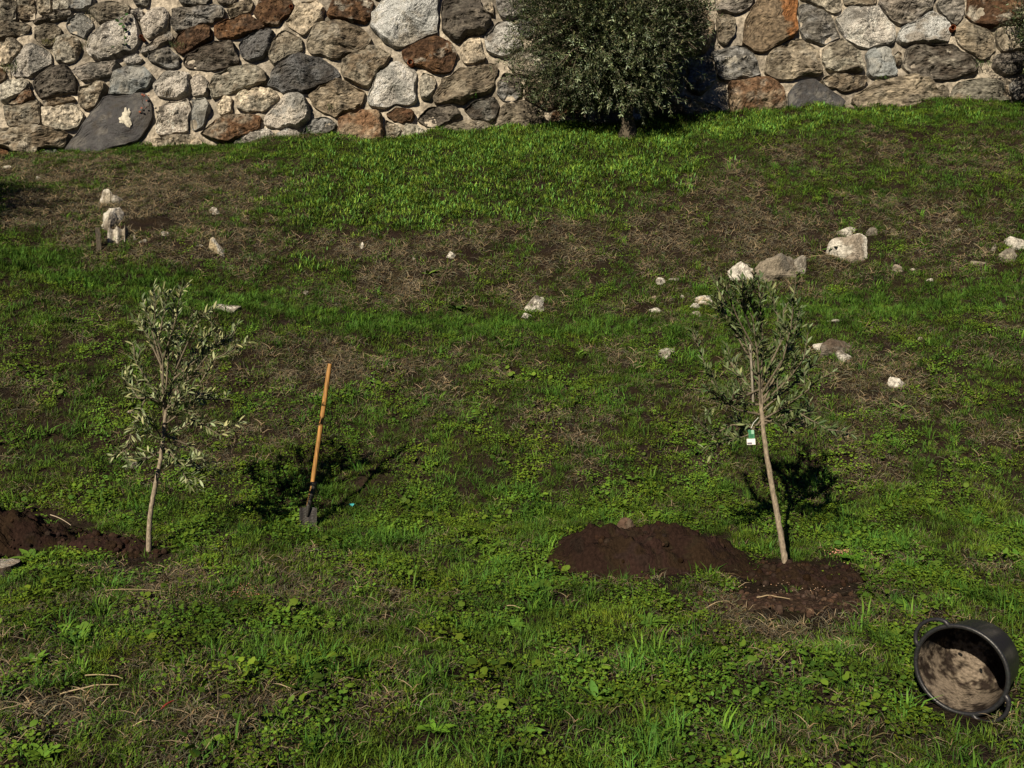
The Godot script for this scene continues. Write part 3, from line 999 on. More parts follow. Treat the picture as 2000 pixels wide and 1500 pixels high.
func lay_stone(kind: String, outline: PackedVector2Array) -> void:
	var total := 0.0
	for k in outline.size():
		total += outline[k].distance_to(outline[(k + 1) % outline.size()])
	var p := PackedVector2Array()
	var k2 := 0
	var gone := 0.0
	var c := Vector2.ZERO
	for s in 28:
		var want := total * s / 28.0
		while gone + outline[k2].distance_to(outline[(k2 + 1) % outline.size()]) < want:
			gone += outline[k2].distance_to(outline[(k2 + 1) % outline.size()])
			k2 += 1
		p.append(outline[k2].lerp(outline[(k2 + 1) % outline.size()], (want - gone) / maxf(outline[k2].distance_to(outline[(k2 + 1) % outline.size()]), 1e-5)))
		c += p[-1] / 28.0
	var mean := 0.0
	var far := 0.0
	var start := PackedFloat32Array()
	for e in p:
		start.append(e.distance_to(c))
		mean += e.distance_to(c) / 28.0
		far = maxf(far, e.distance_to(c))
	laid.append([kind, p, c, mean, start, far])
	stone_rings.append([c, mean])


func grow_stones() -> void:
	# every outline creeps outwards until it meets its neighbours, as a mason picks stones that fit
	var g := RandomNumberGenerator.new()
	g.seed = 808
	var near := []
	for i in laid.size():
		var list := []
		for j in laid.size():
			if i != j and laid[i][2].distance_to(laid[j][2]) < (laid[i][5] + laid[j][5]) * 1.35:
				list.append(j)
		near.append(list)
	var gaps := []
	for i in laid.size():
		gaps.append(g.randf_range(0.03, 0.095))
	for pass_ in 9:
		for i in laid.size():
			var p: PackedVector2Array = laid[i][1]
			var c: Vector2 = laid[i][2]
			var start: PackedFloat32Array = laid[i][4]
			for k in p.size():
				var q: Vector2 = p[k] + (p[k] - c).normalized() * laid[i][3] * 0.045
				if q.distance_to(c) > start[k] * (1.02 if laid[i][0] == "K" else 1.08) + laid[i][3] * (0.06 if laid[i][0] == "K" else 0.17):
					continue
				var free := true
				for j in near[i]:
					if q.distance_to(laid[j][2]) > laid[j][5] * 1.45 + 0.1:
						continue
					var o: PackedVector2Array = laid[j][1]
					if Geometry2D.is_point_in_polygon(q, o):
						free = false
						break
					for e in o.size():
						var a := o[e]
						var ab := o[(e + 1) % o.size()] - a
						var t := clampf((q - a).dot(ab) / maxf(ab.length_squared(), 1e-8), 0.0, 1.0)
						if q.distance_squared_to(a + ab * t) < gaps[i] * gaps[i]:
							free = false
							break
					if not free:
						break
				if free:
					p[k] = q
			laid[i][1] = p
	for e in laid:
		stone(e[0], e[1])


func st(kind: String, text: String) -> void:
	var outline := PackedVector2Array()
	for pair in text.split(" "):
		var xy := pair.split(",")
		outline.append(wall_point(float(xy[0]), float(xy[1])))
	lay_stone(kind, outline)


func fill_stones(x0: float, x1: float, y0: float, y1: float, tries: int) -> void:
	var g := RandomNumberGenerator.new()
	g.seed = 4242 + int(x0 * 10)
	var kinds := ["W", "G", "T", "T", "B", "R", "L", "D", "S", "G", "T"]
	for k in tries:
		var c := Vector2(g.randf_range(x0, x1), g.randf_range(y0, y1))
		var rad := g.randf_range(0.22, 0.5) * lerpf(1.0, 0.55, float(k) / tries)
		var free := true
		for e in stone_rings:
			if c.distance_to(e[0]) < rad * 0.95 + e[1] * 1.02:
				free = false
				break
		if not free:
			continue
		var pts := PackedVector2Array()
		var n := 6 + g.randi() % 3
		var turn := g.randf() * TAU
		for q in n:
			var a := turn + TAU * q / n + g.randf_range(-0.2, 0.2)
			pts.append(c + Vector2(cos(a) * 1.2, sin(a) * 0.92) * rad * g.randf_range(0.85, 1.12))
		lay_stone(kinds[g.randi() % kinds.size()], pts)


func make_wall() -> void:
	wall = thing("stone_wall", wall_place(Vector2(0, -0.6)), "tall leaning retaining wall of rough boulders set in beige mortar", "wall")
	# mortar bed with an uneven face, closed at the top and back
	var b := MB.new()
	var nx := 520
	var ny := 72
	for j in ny + 1:
		for i in nx + 1:
			var q := Vector2(lerpf(-20.0, 20.0, float(i) / nx), lerpf(-1.3, 3.17, float(j) / ny))
			var out := -0.025 + n_rock.get_noise_2d(q.x * 1.5, q.y * 1.5) * 0.07 + n_rock.get_noise_2d(q.x * 5.0, q.y * 5.0) * 0.03
			var s := 1.0 + 0.3 * n_rock.get_noise_3d(q.x * 0.8, q.y * 0.8, 30.0)
			var f := smoothstep(-0.1, 0.4, n_rock.get_noise_3d(q.x * 0.7, q.y * 0.7, 60.0))
			var cc := Color(0.52, 0.46, 0.37).lerp(Color(0.34, 0.305, 0.255), f)
			cc = cc.lerp(Color(0.13, 0.115, 0.09), 0.7 * smoothstep(0.1, 0.45, n_rock.get_noise_3d(q.x * 1.7, q.y * 1.7, 95.0) + 0.5 * n_rock.get_noise_3d(q.x * 7.0, q.y * 7.0, 95.0)))
			b.add(wall_place(q, out) - wall.position, Color(cc.r * s, cc.g * s, cc.b * s))
	var w := nx + 1
	for j in ny:
		for i in nx:
			var q := j * w + i
			b.quad(q, q + w, q + w + 1, q + 1)
	var last := b.v.size()
	for i in nx + 1:
		b.add(b.v[ny * w + i] + Vector3(0, 0, -0.7), Color(0.4, 0.34, 0.26))
	for i in nx:
		b.quad(ny * w + i, last + i, last + i + 1, ny * w + i + 1)
	part("mortar", b.mesh(mats.mortar), wall)
	# left part of the wall, the smaller older stones first
	st("T", "0,0 30,0 34,12 30,45 0,45")
	st("T", "33,2 66,1 66,12 36,13")
	st("T", "40,14 68,13 68,38 42,40")
	st("L", "74,3 100,2 98,26 76,26")
	st("L", "106,2 138,0 138,18 110,24")
	st("C", "142,2 182,-4 180,15 138,18")
	st("L", "20,30 33,28 34,42 22,43")
	st("G", "70,44 135,24 137,33 75,48")
	st("T", "0,48 40,44 62,52 56,64 0,78")
	st("T", "75,58 100,50 118,60 117,80 92,89 74,76")
	st("W", "134,38 155,30 180,42 180,60 165,74 140,66")
	st("T", "182,26 215,8 250,16 240,38 200,48")
	st("W", "178,70 230,40 262,30 275,62 262,90 218,120 195,122 180,98")
	st("G", "260,22 276,18 282,34 272,40 258,30")
	st("W", "282,38 300,22 322,22 328,42 318,62 292,72 280,58")
	st("W", "278,100 330,65 338,78 300,100 284,106")
	st("G", "336,50 345,26 400,14 435,14 437,36 405,46 385,52 355,62")
	st("R", "345,88 360,62 395,54 413,60 410,80 380,90 352,108")
	st("R", "422,58 440,44 490,32 520,52 500,64 440,76 424,72")
	st("R", "496,30 515,4 545,-6 572,10 570,28 535,52 515,52")
	st("T", "448,18 488,2 492,12 485,26 452,36")
	st("D", "352,-6 408,-8 405,10 360,12")
	st("D", "262,-6 292,-8 288,12 270,14")
	st("D", "422,-8 462,-8 455,8 430,6")
	st("L", "112,78 150,74 153,92 145,118 112,122")
	st("W", "30,118 62,94 98,108 102,124 70,140 45,152 32,145")
	st("L", "0,92 30,82 44,96 20,125 0,130")
	st("D", "70,170 90,140 115,128 142,140 150,160 145,180 100,185 85,194")
	st("G", "140,140 200,122 236,128 225,148 180,160 160,158")
	st("C", "213,186 225,150 250,130 275,132 292,150 290,165 260,186")
	st("L", "0,170 48,154 60,166 40,190 10,205")
	st("B", "22,196 60,172 66,190 45,205 20,206")
	st("T", "16,212 75,202 78,240 55,248 22,244")
	st("L", "85,212 140,208 158,225 155,245 120,252 88,245")
	st("T", "86,200 140,190 145,198 90,210")
	st("T", "155,170 205,160 210,176 185,210 160,212")
	st("K", "126,304 150,268 205,190 285,186 297,205 294,240 270,275 200,300 150,312")
	st("T", "0,262 60,250 130,262 132,285 60,300 0,290")
	st("C", "78,270 110,262 112,300 80,302")
	st("G", "290,106 325,94 352,112 348,128 330,132 296,118")
	st("W", "246,118 268,110 278,118 262,130 248,128")
	st("D", "360,122 372,112 395,95 440,84 462,100 460,125 440,136 375,132")
	st("S", "470,96 490,66 520,60 534,68 530,100 492,115 472,108")
	st("T", "528,110 535,75 560,64 588,80 585,98 558,118 540,126")
	st("W", "306,168 325,148 368,148 372,178 350,190 312,185")
	st("W", "374,160 385,150 408,160 405,182 380,190")
	st("T", "408,172 418,148 455,132 495,134 528,158 520,165 470,178 425,192")
	st("S", "528,168 552,132 575,115 620,122 660,145 652,152 600,178 555,178")
	st("T", "598,88 615,50 660,40 700,55 718,80 710,100 665,112 610,108")
	st("L", "562,45 580,16 615,8 632,22 620,50 590,68")
	st("R", "638,30 660,2 715,-6 728,15 725,40 690,44 645,38")
	st("W", "725,28 745,12 755,-8 850,-10 856,40 850,65 790,94 745,62 728,48")
	st("D", "862,20 870,8 910,2 940,10 952,40 950,68 890,74 870,55")
	st("L", "944,14 962,8 965,32 952,28")
	st("G", "968,4 1000,-6 1040,-8 1035,30 990,34 970,22")
	st("T", "672,145 680,110 700,98 735,98 756,112 740,145 720,165 700,165")
	st("R", "795,105 815,88 850,80 870,85 885,105 875,138 845,138 830,128 800,122")
	st("L", "900,100 915,78 938,76 944,115 925,126 910,124")
	st("W", "948,70 975,52 1010,50 1015,95 980,105 950,95")
	st("W", "722,190 735,150 765,130 798,132 812,160 810,195 785,204 725,202")
	st("L", "822,160 828,148 845,150 850,175 840,192 824,190")
	st("T", "845,192 858,170 890,145 950,128 968,145 965,170 945,188 870,202 850,202")
	st("T", "608,190 625,170 668,165 710,180 700,205 680,218 650,225 620,205")
	st("L", "460,195 470,180 500,170 540,180 545,195 520,212 490,222 465,215")
	st("L", "428,208 438,188 455,192 452,220 432,225")
	st("W", "520,235 540,215 570,185 600,195 598,235 560,252 525,245")
	st("C", "378,200 400,198 408,212 395,245 380,252 375,240")
	st("W", "312,245 330,210 368,196 375,215 368,250 330,264 312,258")
	st("B", "400,262 440,235 480,225 512,232 505,255 460,275 425,272")
	st("W", "460,278 490,258 528,254 540,270 530,290 470,296")
	st("W", "542,264 560,252 588,262 588,280 550,288")
	st("L", "305,276 340,266 390,272 388,290 310,294")
	st("G", "592,262 610,240 640,230 660,245 645,260 610,268")
	st("R", "602,272 620,262 648,264 650,280 610,286")
	st("B", "660,240 680,224 740,226 752,255 748,272 690,276 668,264")
	st("T", "754,236 770,242 784,256 774,272 756,270")
	st("R", "758,225 775,216 805,220 808,232 790,240 768,238")
	st("D", "814,235 840,215 880,205 895,225 880,242 830,246")
	st("L", "782,270 792,244 815,246 835,262 820,276")
	st("T", "856,262 880,246 935,240 955,250 940,270 870,272")
	st("D", "912,215 935,198 965,196 972,212 962,232 930,236")
	st("G", "970,165 985,150 1010,145 1020,180 1005,200 978,192")
	st("T", "975,252 985,215 1010,202 1040,210 1062,240 1055,258 1000,262")
	st("T", "1024,170 1060,150 1090,165 1092,212 1060,210 1028,195")
	st("B", "1076,252 1085,218 1110,204 1130,215 1138,250 1110,262")
	# behind the olive tree
	st("T", "1045,40 1100,20 1150,40 1140,95 1080,105 1050,80")
	st("G", "1160,20 1230,10 1260,50 1240,100 1180,95")
	st("T", "1280,10 1350,5 1385,50 1370,100 1300,95 1270,60")
	st("B", "1100,120 1170,105 1220,130 1200,180 1130,190 1100,160")
	st("T", "1230,115 1300,105 1340,140 1320,185 1250,190")
	st("W", "1145,202 1210,195 1250,215 1240,245 1150,250")
	st("T", "1265,200 1340,195 1400,215 1390,235 1270,242")
	st("G", "1348,125 1385,112 1395,150 1370,182 1345,170")
	# right part of the wall
	st("G", "1398,-8 1472,-8 1462,14 1425,28 1405,18")
	st("T", "1402,36 1420,30 1432,40 1430,65 1418,88 1405,80")
	st("O", "1460,80 1465,45 1485,5 1500,-8 1545,-8 1556,40 1540,75 1490,95 1470,92")
	st("G", "1557,20 1580,14 1610,30 1636,70 1615,84 1580,80 1562,45")
	st("L", "1555,-8 1640,-12 1640,25 1622,28 1585,10")
	st("T", "1648,-8 1705,-8 1706,12 1680,16 1652,10")
	st("W", "1640,40 1660,18 1708,20 1734,50 1740,80 1710,92 1660,78 1642,60")
	st("G", "1714,10 1722,-8 1820,-8 1825,5 1785,45 1762,48 1738,40")
	st("W", "1755,80 1770,50 1810,30 1842,40 1850,60 1840,82 1770,86")
	st("G", "1832,10 1850,-8 1875,0 1878,25 1865,48 1852,38")
	st("R", "1885,30 1890,0 1920,-10 2010,-10 2010,40 1990,50 1925,52 1895,45")
	st("T", "1862,58 1890,48 1920,58 1940,72 1935,100 1910,116 1880,95")
	st("G", "1395,108 1455,95 1470,120 1478,145 1455,155 1410,150")
	st("T", "1502,140 1510,100 1545,82 1580,86 1600,120 1598,140 1560,152 1520,152")
	st("T", "1606,122 1614,92 1640,80 1672,102 1688,130 1680,142 1625,140")
	st("C", "1692,108 1702,96 1730,94 1748,125 1745,148 1718,154 1697,140")
	st("T", "1746,110 1752,104 1759,108 1757,126 1747,128")
	st("D", "1764,120 1780,94 1840,92 1888,106 1902,125 1890,140 1850,150 1790,146 1774,135")
	st("B", "1430,168 1460,158 1500,165 1530,185 1530,215 1480,225 1435,225")
	st("K", "1537,184 1560,160 1590,158 1628,183 1650,202 1640,215 1540,222")
	st("T", "1604,156 1630,146 1685,150 1688,170 1645,176 1614,170")
	st("T", "1672,200 1700,168 1760,162 1800,167 1848,190 1845,208 1750,214 1680,214")
	st("T", "1857,196 1872,167 1910,162 1955,172 1968,192 1950,205")
	st("G", "1972,182 1974,167 1995,154 2022,152 2022,180 1985,194")
	st("L", "1950,62 1975,56 2010,60 2010,88 1960,98 1948,80")
	st("G", "1942,112 1990,102 2015,112 2010,140 1960,145 1946,130")
	# small chips in the joints, and the courses past the picture's edges
	fill_stones(-8.2, 8.2, -0.6, 1.65, 1600)
	fill_stones(-15.0, -7.8, -0.8, 3.0, 900)
	fill_stones(7.8, 15.0, -0.3, 3.0, 900)
	fill_stones(-8.2, 8.2, 1.5, 3.0, 1100)
	grow_stones()
	# clay drain pipes
	for p in [[803, 128, 0.052], [1855, 61, 0.05], [572, 20, 0.035], [281, 78, 0.03]]:
		var c := wall_point(p[0], p[1])
		var m := MB.new()
		var r: float = p[2]
		var clay := Color(0.4, 0.13, 0.06)
		var rows := [[-0.2, r * 0.78], [0.125, r * 0.78], [0.13, r * 0.85], [0.13, r * 0.95], [0.12, r], [-0.2, r]]
		for row in rows:
			for s in 20:
				var a := TAU * s / 20
				m.add(wall_place(c + Vector2(cos(a), sin(a)) * row[1], row[0]) - wall_place(c), clay if row[0] > 0.1 else Color(0.2, 0.09, 0.05))
		for k in rows.size() - 1:
			for s in 20:
				var t := (s + 1) % 20
				m.quad(k * 20 + s, k * 20 + t, k * 20 + 20 + t, k * 20 + 20 + s)
		part("drain_pipe", m.mesh(mats.sandstone), wall, wall_place(c) - wall.position)
	# white splash of lime on the dark slab
	var sp := MB.new()
	var cc := wall_point(250, 238)
	var mid := sp.add(wall_place(cc, 0.16) - wall_place(cc), Color(0.7, 0.66, 0.55))
	for s in 36:
		var a := TAU * s / 36
		var r := 0.11 * (1.0 + 0.9 * n_rock.get_noise_2d(cos(a) * 0.8, sin(a) * 0.8 + 5.0)) * (1.5 if absf(a - 1.5) < 0.35 else 1.0)
		sp.add(wall_place(cc + Vector2(cos(a) * 0.8, sin(a) * 1.2) * r, 0.10) - wall_place(cc), Color(0.7, 0.66, 0.55))
	for s in 36:
		sp.tri(mid, 1 + (s + 1) % 36, 1 + s)
	part("lime_splash", sp.mesh(mats.mortar), wall, wall_place(cc) - wall.position)


func wall_plant(px: float, py: float, drop: float, count: int, size: float, col: Color, label: String) -> void:
	rng.seed = int(px * 11 + py)
	var c := wall_point(px, py)
	var o := thing("wall_plant", wall_place(c, 0.12), label, "plant")
	var stem := MB.new()
	var pts := PackedVector3Array()
	var rad := PackedFloat32Array()
	for k in 7:
		pts.append(wall_place(c + Vector2(-0.2 * drop * k / 6.0 + rng.randf_range(-0.02, 0.02), -drop * k / 6.0), 0.13 + 0.06 * sin(k)) - wall_place(c, 0.12))
		rad.append(0.005)
	stem.tube(pts, rad, 5, Color(0.1, 0.07, 0.04))
	part("stem", stem.mesh(mats.bark), o)
	for k in count:
		var b := MB.new()
		var at_: Vector3 = pts[rng.randi() % 7] + Vector3(rng.randf_range(-0.1, 0.1), rng.randf_range(-0.06, 0.06), 0.03)
		flat_leaf(b, Vector3.ZERO, Vector3(rng.randf_range(-1, 1), rng.randf_range(-1, 0.6), 0.4), Vector3(0, 0.4, 1), size * rng.randf_range(0.7, 1.2), size * 0.7, vary(col, 0.25))
		part("leaf", b.mesh(mats.leaf), o, at_)


func wall_tuft(px: float, py: float, col: Color, h: float, label: String) -> void:
	rng.seed = int(px * 5 + py)
	var c := wall_point(px, py)
	var b := MB.new()
	for k in 60:
		blade(b, Vector3(rng.randf_range(-0.12, 0.12), rng.randf_range(-0.05, 0.03), rng.randf_range(-0.06, 0.04)), rng.randf() * TAU, rng.randf_range(0.4, 1.0) * h, rng.randf_range(0.3, 1.6), 0.007, vary(col, 0.4))
	single("wall_tuft", b.mesh(mats.blade), wall_place(c, 0.1), label, "plant", "tufts in the wall joints")


# ---------------------------------------------------------------- olive trees
func olive_sprig(count: int, length: float, dark: Color, pale: Color) -> MB:
	var b := MB.new()
	b.tube(PackedVector3Array([Vector3.ZERO, Vector3(0.01, 0, length * 0.5), Vector3(0, -0.015, length)]), PackedFloat32Array([0.003, 0.0022, 0.0012]), 3, Color(0.16, 0.14, 0.11))
	for k in count:
		var z := length * (k + 0.5) / count
		var a := PI * (k % 2) + rng.randf_range(-0.9, 0.9) + (PI / 2 if k % 4 > 1 else 0.0)
		var dir := Vector3(cos(a), sin(a), rng.randf_range(0.5, 1.3)).normalized()
		var nrm := Vector3(rng.randf_range(-0.7, 0.7), 1.0, rng.randf_range(-0.7, 0.7))
		small_leaf(b, Vector3(0, -0.015 * z / length, z), dir, nrm, rng.randf_range(0.04, 0.068), rng.randf_range(0.011, 0.016), vary(pale if rng.randf() < 0.33 else dark, 0.3))
	return b


func olive_tree(where: Vector3, crown: Vector3, size: Vector3, count: int, label: String, seed_: int) -> Node3D:
	rng.seed = seed_
	var o := thing("olive_tree", where, label, "tree")
	var bark := Color(0.14, 0.12, 0.09)
	var tr := MB.new()
	var fork := Vector3(0.0, 0.5, 0.0)
	tr.tube(PackedVector3Array([Vector3(0, -0.25, 0), Vector3(0.0, 0.0, 0), Vector3(0.0, 0.12, 0), Vector3(-0.03, 0.3, 0), fork + Vector3(-0.02, 0.1, 0)]), PackedFloat32Array([0.2, 0.16, 0.115, 0.1, 0.09]), 14, bark)
	part("trunk", tr.mesh(mats.bark), o)
	var wood := []
	for k in 11:
		var a := TAU * k / 11 + rng.randf_range(-0.3, 0.3)
		var end := crown + Vector3(cos(a) * size.x * 0.7, size.y * rng.randf_range(-0.3, 0.7), sin(a) * size.z * 0.7)
		var mid := fork.lerp(end, 0.45) + Vector3(rng.randf_range(-0.12, 0.12), 0.18, rng.randf_range(-0.12, 0.12))
		var m := MB.new()
		m.tube(PackedVector3Array([fork + Vector3(cos(a), -0.5, sin(a)) * 0.05, mid, end]), PackedFloat32Array([0.045, 0.028, 0.01]), 8, bark)
		for j in 9:
			var f := rng.randf_range(0.3, 1.0)
			var p := mid.lerp(end, f) if rng.randf() < 0.7 else fork.lerp(mid, f)
			var tip := p + Vector3(rng.randf_range(-0.6, 0.6), rng.randf_range(-0.5, 0.5), rng.randf_range(-0.6, 0.6))
			m.tube(PackedVector3Array([p, p.lerp(tip, 0.5) + Vector3(0, 0.06, 0), tip]), PackedFloat32Array([0.012, 0.008, 0.004]), 5, bark * 1.3)
		part("branch", m.mesh(mats.bark), o)
	var dark := Color(0.042, 0.064, 0.029)
	var pale := Color(0.19, 0.225, 0.14)
	for variant in 3:
		var mesh := olive_sprig(14 + variant * 2, 0.2 + 0.03 * variant, dark, pale).mesh(mats.olive)
		var mm := MultiMesh.new()
		mm.transform_format = MultiMesh.TRANSFORM_3D
		mm.use_colors = true
		mm.mesh = mesh
		var at_ := []
		while at_.size() < count / 3:
			var dir := Vector3(rng.randfn(), rng.randfn(), rng.randfn()).normalized()
			var f := pow(rng.randf(), 0.45) * (rng.randf_range(1.0, 1.2) if rng.randf() < 0.12 else 1.0)
			var lobes := 1.0 + 0.3 * n_rock.get_noise_3d(dir.x * 0.35 + seed_, dir.y * 0.35, dir.z * 0.35) + 0.12 * n_rock.get_noise_3d(dir.x * 1.2 + seed_, dir.y * 1.2, dir.z * 1.2)
			var p := crown + dir * size * f * lobes
			if n_rock.get_noise_3d(p.x * 0.9 + seed_, p.y * 0.9, p.z * 0.9) < -0.16 and rng.randf() < 0.85:
				continue
			if p.y < 0.3 + 0.5 * absf(n_rock.get_noise_2d(p.x * 2.0, p.z * 2.0)):
				continue
			at_.append([p, dir])
		mm.instance_count = at_.size()
		for k in at_.size():
			var z: Vector3 = (at_[k][1] + Vector3(rng.randf_range(-0.7, 0.7), rng.randf_range(-0.5, 0.7), rng.randf_range(-0.7, 0.7))).normalized()
			var xx := Vector3.UP.cross(z).normalized()
			var yy := z.cross(xx)
			var s := rng.randf_range(0.75, 1.25)
			mm.set_instance_transform(k, Transform3D(xx * s, yy * s, z * s, at_[k][0]))
			var t := rng.randf_range(0.75, 1.25)
			mm.set_instance_color(k, Color(t, t, t * rng.randf_range(0.8, 1.05)))
		var f := MultiMeshInstance3D.new()
		f.name = "foliage" if variant == 0 else "foliage_%03d" % variant
		f.multimesh = mm
		f.set_meta("kind", "stuff")
		o.add_child(f, true)
	return o


func sapling(label: String, foot: Vector2, trunk: Array, limbs: Array, r0: float, dark: Color, pale: Color, pale_share: float, seed_: int) -> Node3D:
	rng.seed = seed_
	var g := ground_at(foot.x, foot.y)
	var d0 := -g.z
	var o := thing("olive_sapling", g, label, "sapling")
	var pts := PackedVector3Array([Vector3(0, -0.08, 0)])
	var rad := PackedFloat32Array([r0 * 1.1])
	for k in trunk.size():
		pts.append(at(trunk[k][0], trunk[k][1], d0) - g)
		rad.append(r0 * (1.0 - 0.45 * k / trunk.size()))
	var tr := MB.new()
	var fine := PackedVector3Array()
	var fr := PackedFloat32Array()
	for k in pts.size() - 1:
		for j in 5:
			var f := j / 5.0
			var wob := n_rock.get_noise_2d(seed_ + k * 5 + j, 3.0)
			fine.append(pts[k].lerp(pts[k + 1], f) + Vector3(wob * 0.004, 0, 0))
			fr.append(lerpf(rad[k], rad[k + 1], f) * (1.0 + 0.12 * wob))
	fine.append(pts[-1])
	fr.append(rad[-1])
	tr.tube(fine, fr, 12, Color(0.36, 0.3, 0.22))
	part("trunk", tr.mesh(mats.pale_bark), o)
	var leaf_meshes := []
	for k in 10:
		var b := MB.new()
		flat_leaf(b, Vector3.ZERO, Vector3(0, 0, 1), Vector3.UP, 1.0, rng.randf_range(0.2, 0.27), vary(pale if k < pale_share * 10 else dark, 0.2), 0.25, rng.randf_range(-0.1, 0.25))
		leaf_meshes.append(b.mesh(mats.olive))
	var rest := MB.new()
	var leaves := 0
	for n in limbs.size():
		var limb: Array = limbs[n]
		var p3 := PackedVector3Array()
		var r3 := PackedFloat32Array()
		var reach := rng.randf_range(-0.3, 0.22)
		for k in limb.size():
			p3.append(at(limb[k][0], limb[k][1], d0 + reach * k / (limb.size() - 1.0) + 0.0) - g)
			r3.append(lerpf(0.0075, 0.0022, k / (limb.size() - 1.0)))
		var m := MB.new()
		m.tube(p3, r3, 6, Color(0.2, 0.17, 0.12))
		# side twigs
		var lines := [[p3, 0.0]]
		for j in 6 + rng.randi() % 4:
			var seg := rng.randi() % (p3.size() - 1)
			var s := p3[seg].lerp(p3[seg + 1], rng.randf())
			var dir := (p3[seg + 1] - p3[seg]).normalized() + Vector3(rng.randf_range(-0.8, 0.8), rng.randf_range(0.0, 0.9), rng.randf_range(-0.8, 0.8))
			var l := rng.randf_range(0.07, 0.17)
			var tw := PackedVector3Array([s, s + dir.normalized() * l * 0.55, s + dir.normalized() * l + Vector3(0, -0.012, 0)])
			m.tube(tw, PackedFloat32Array([0.003, 0.002, 0.0012]), 4, Color(0.2, 0.18, 0.13))
			lines.append([tw, 1.0])
		var br := part("branch", m.mesh(mats.pale_bark), o)
		for line in lines:
			var lp: PackedVector3Array = line[0]
			var from := 0.3 if line[1] == 0.0 else 0.1
			for seg in lp.size() - 1:
				var len_ := lp[seg].distance_to(lp[seg + 1])
				var steps := int(ceil(len_ / 0.0115))
				for q in steps:
					var f := (q + rng.randf()) / steps
					if (seg + f) / (lp.size() - 1) < from:
						continue
					var p := lp[seg].lerp(lp[seg + 1], f)
					var dir := (lp[seg + 1] - lp[seg]).normalized()
					var side := dir.cross(Vector3(rng.randf_range(-1, 1), rng.randf_range(-1, 1), rng.randf_range(-1, 1))).normalized()
					var z := (dir * rng.randf_range(0.6, 1.2) + side * 0.9 + Vector3(0, 0.35, 0)).normalized()
					var yy := Vector3(rng.randf_range(-0.6, 0.6), 1.0, rng.randf_range(-0.2, 0.9))
					var xx := yy.cross(z).normalized()
					yy = z.cross(xx)
					var l := rng.randf_range(0.036, 0.066)
					var t := Transform3D(xx * l, yy * l, z * l, p)
					if leaves < 300 and rng.randf() < 0.22:
						quick_part("leaf", br.get_child_count(), leaf_meshes[rng.randi() % 10], br, t)
						leaves += 1
					else:
						flat_leaf(rest, p, z, yy, l, l * 0.245, vary(pale if rng.randf() < pale_share else dark, 0.25), 0.25, rng.randf_range(-0.1, 0.25))
	var f := part("foliage", rest.mesh(mats.olive), o)
	f.set_meta("kind", "stuff")
	return o


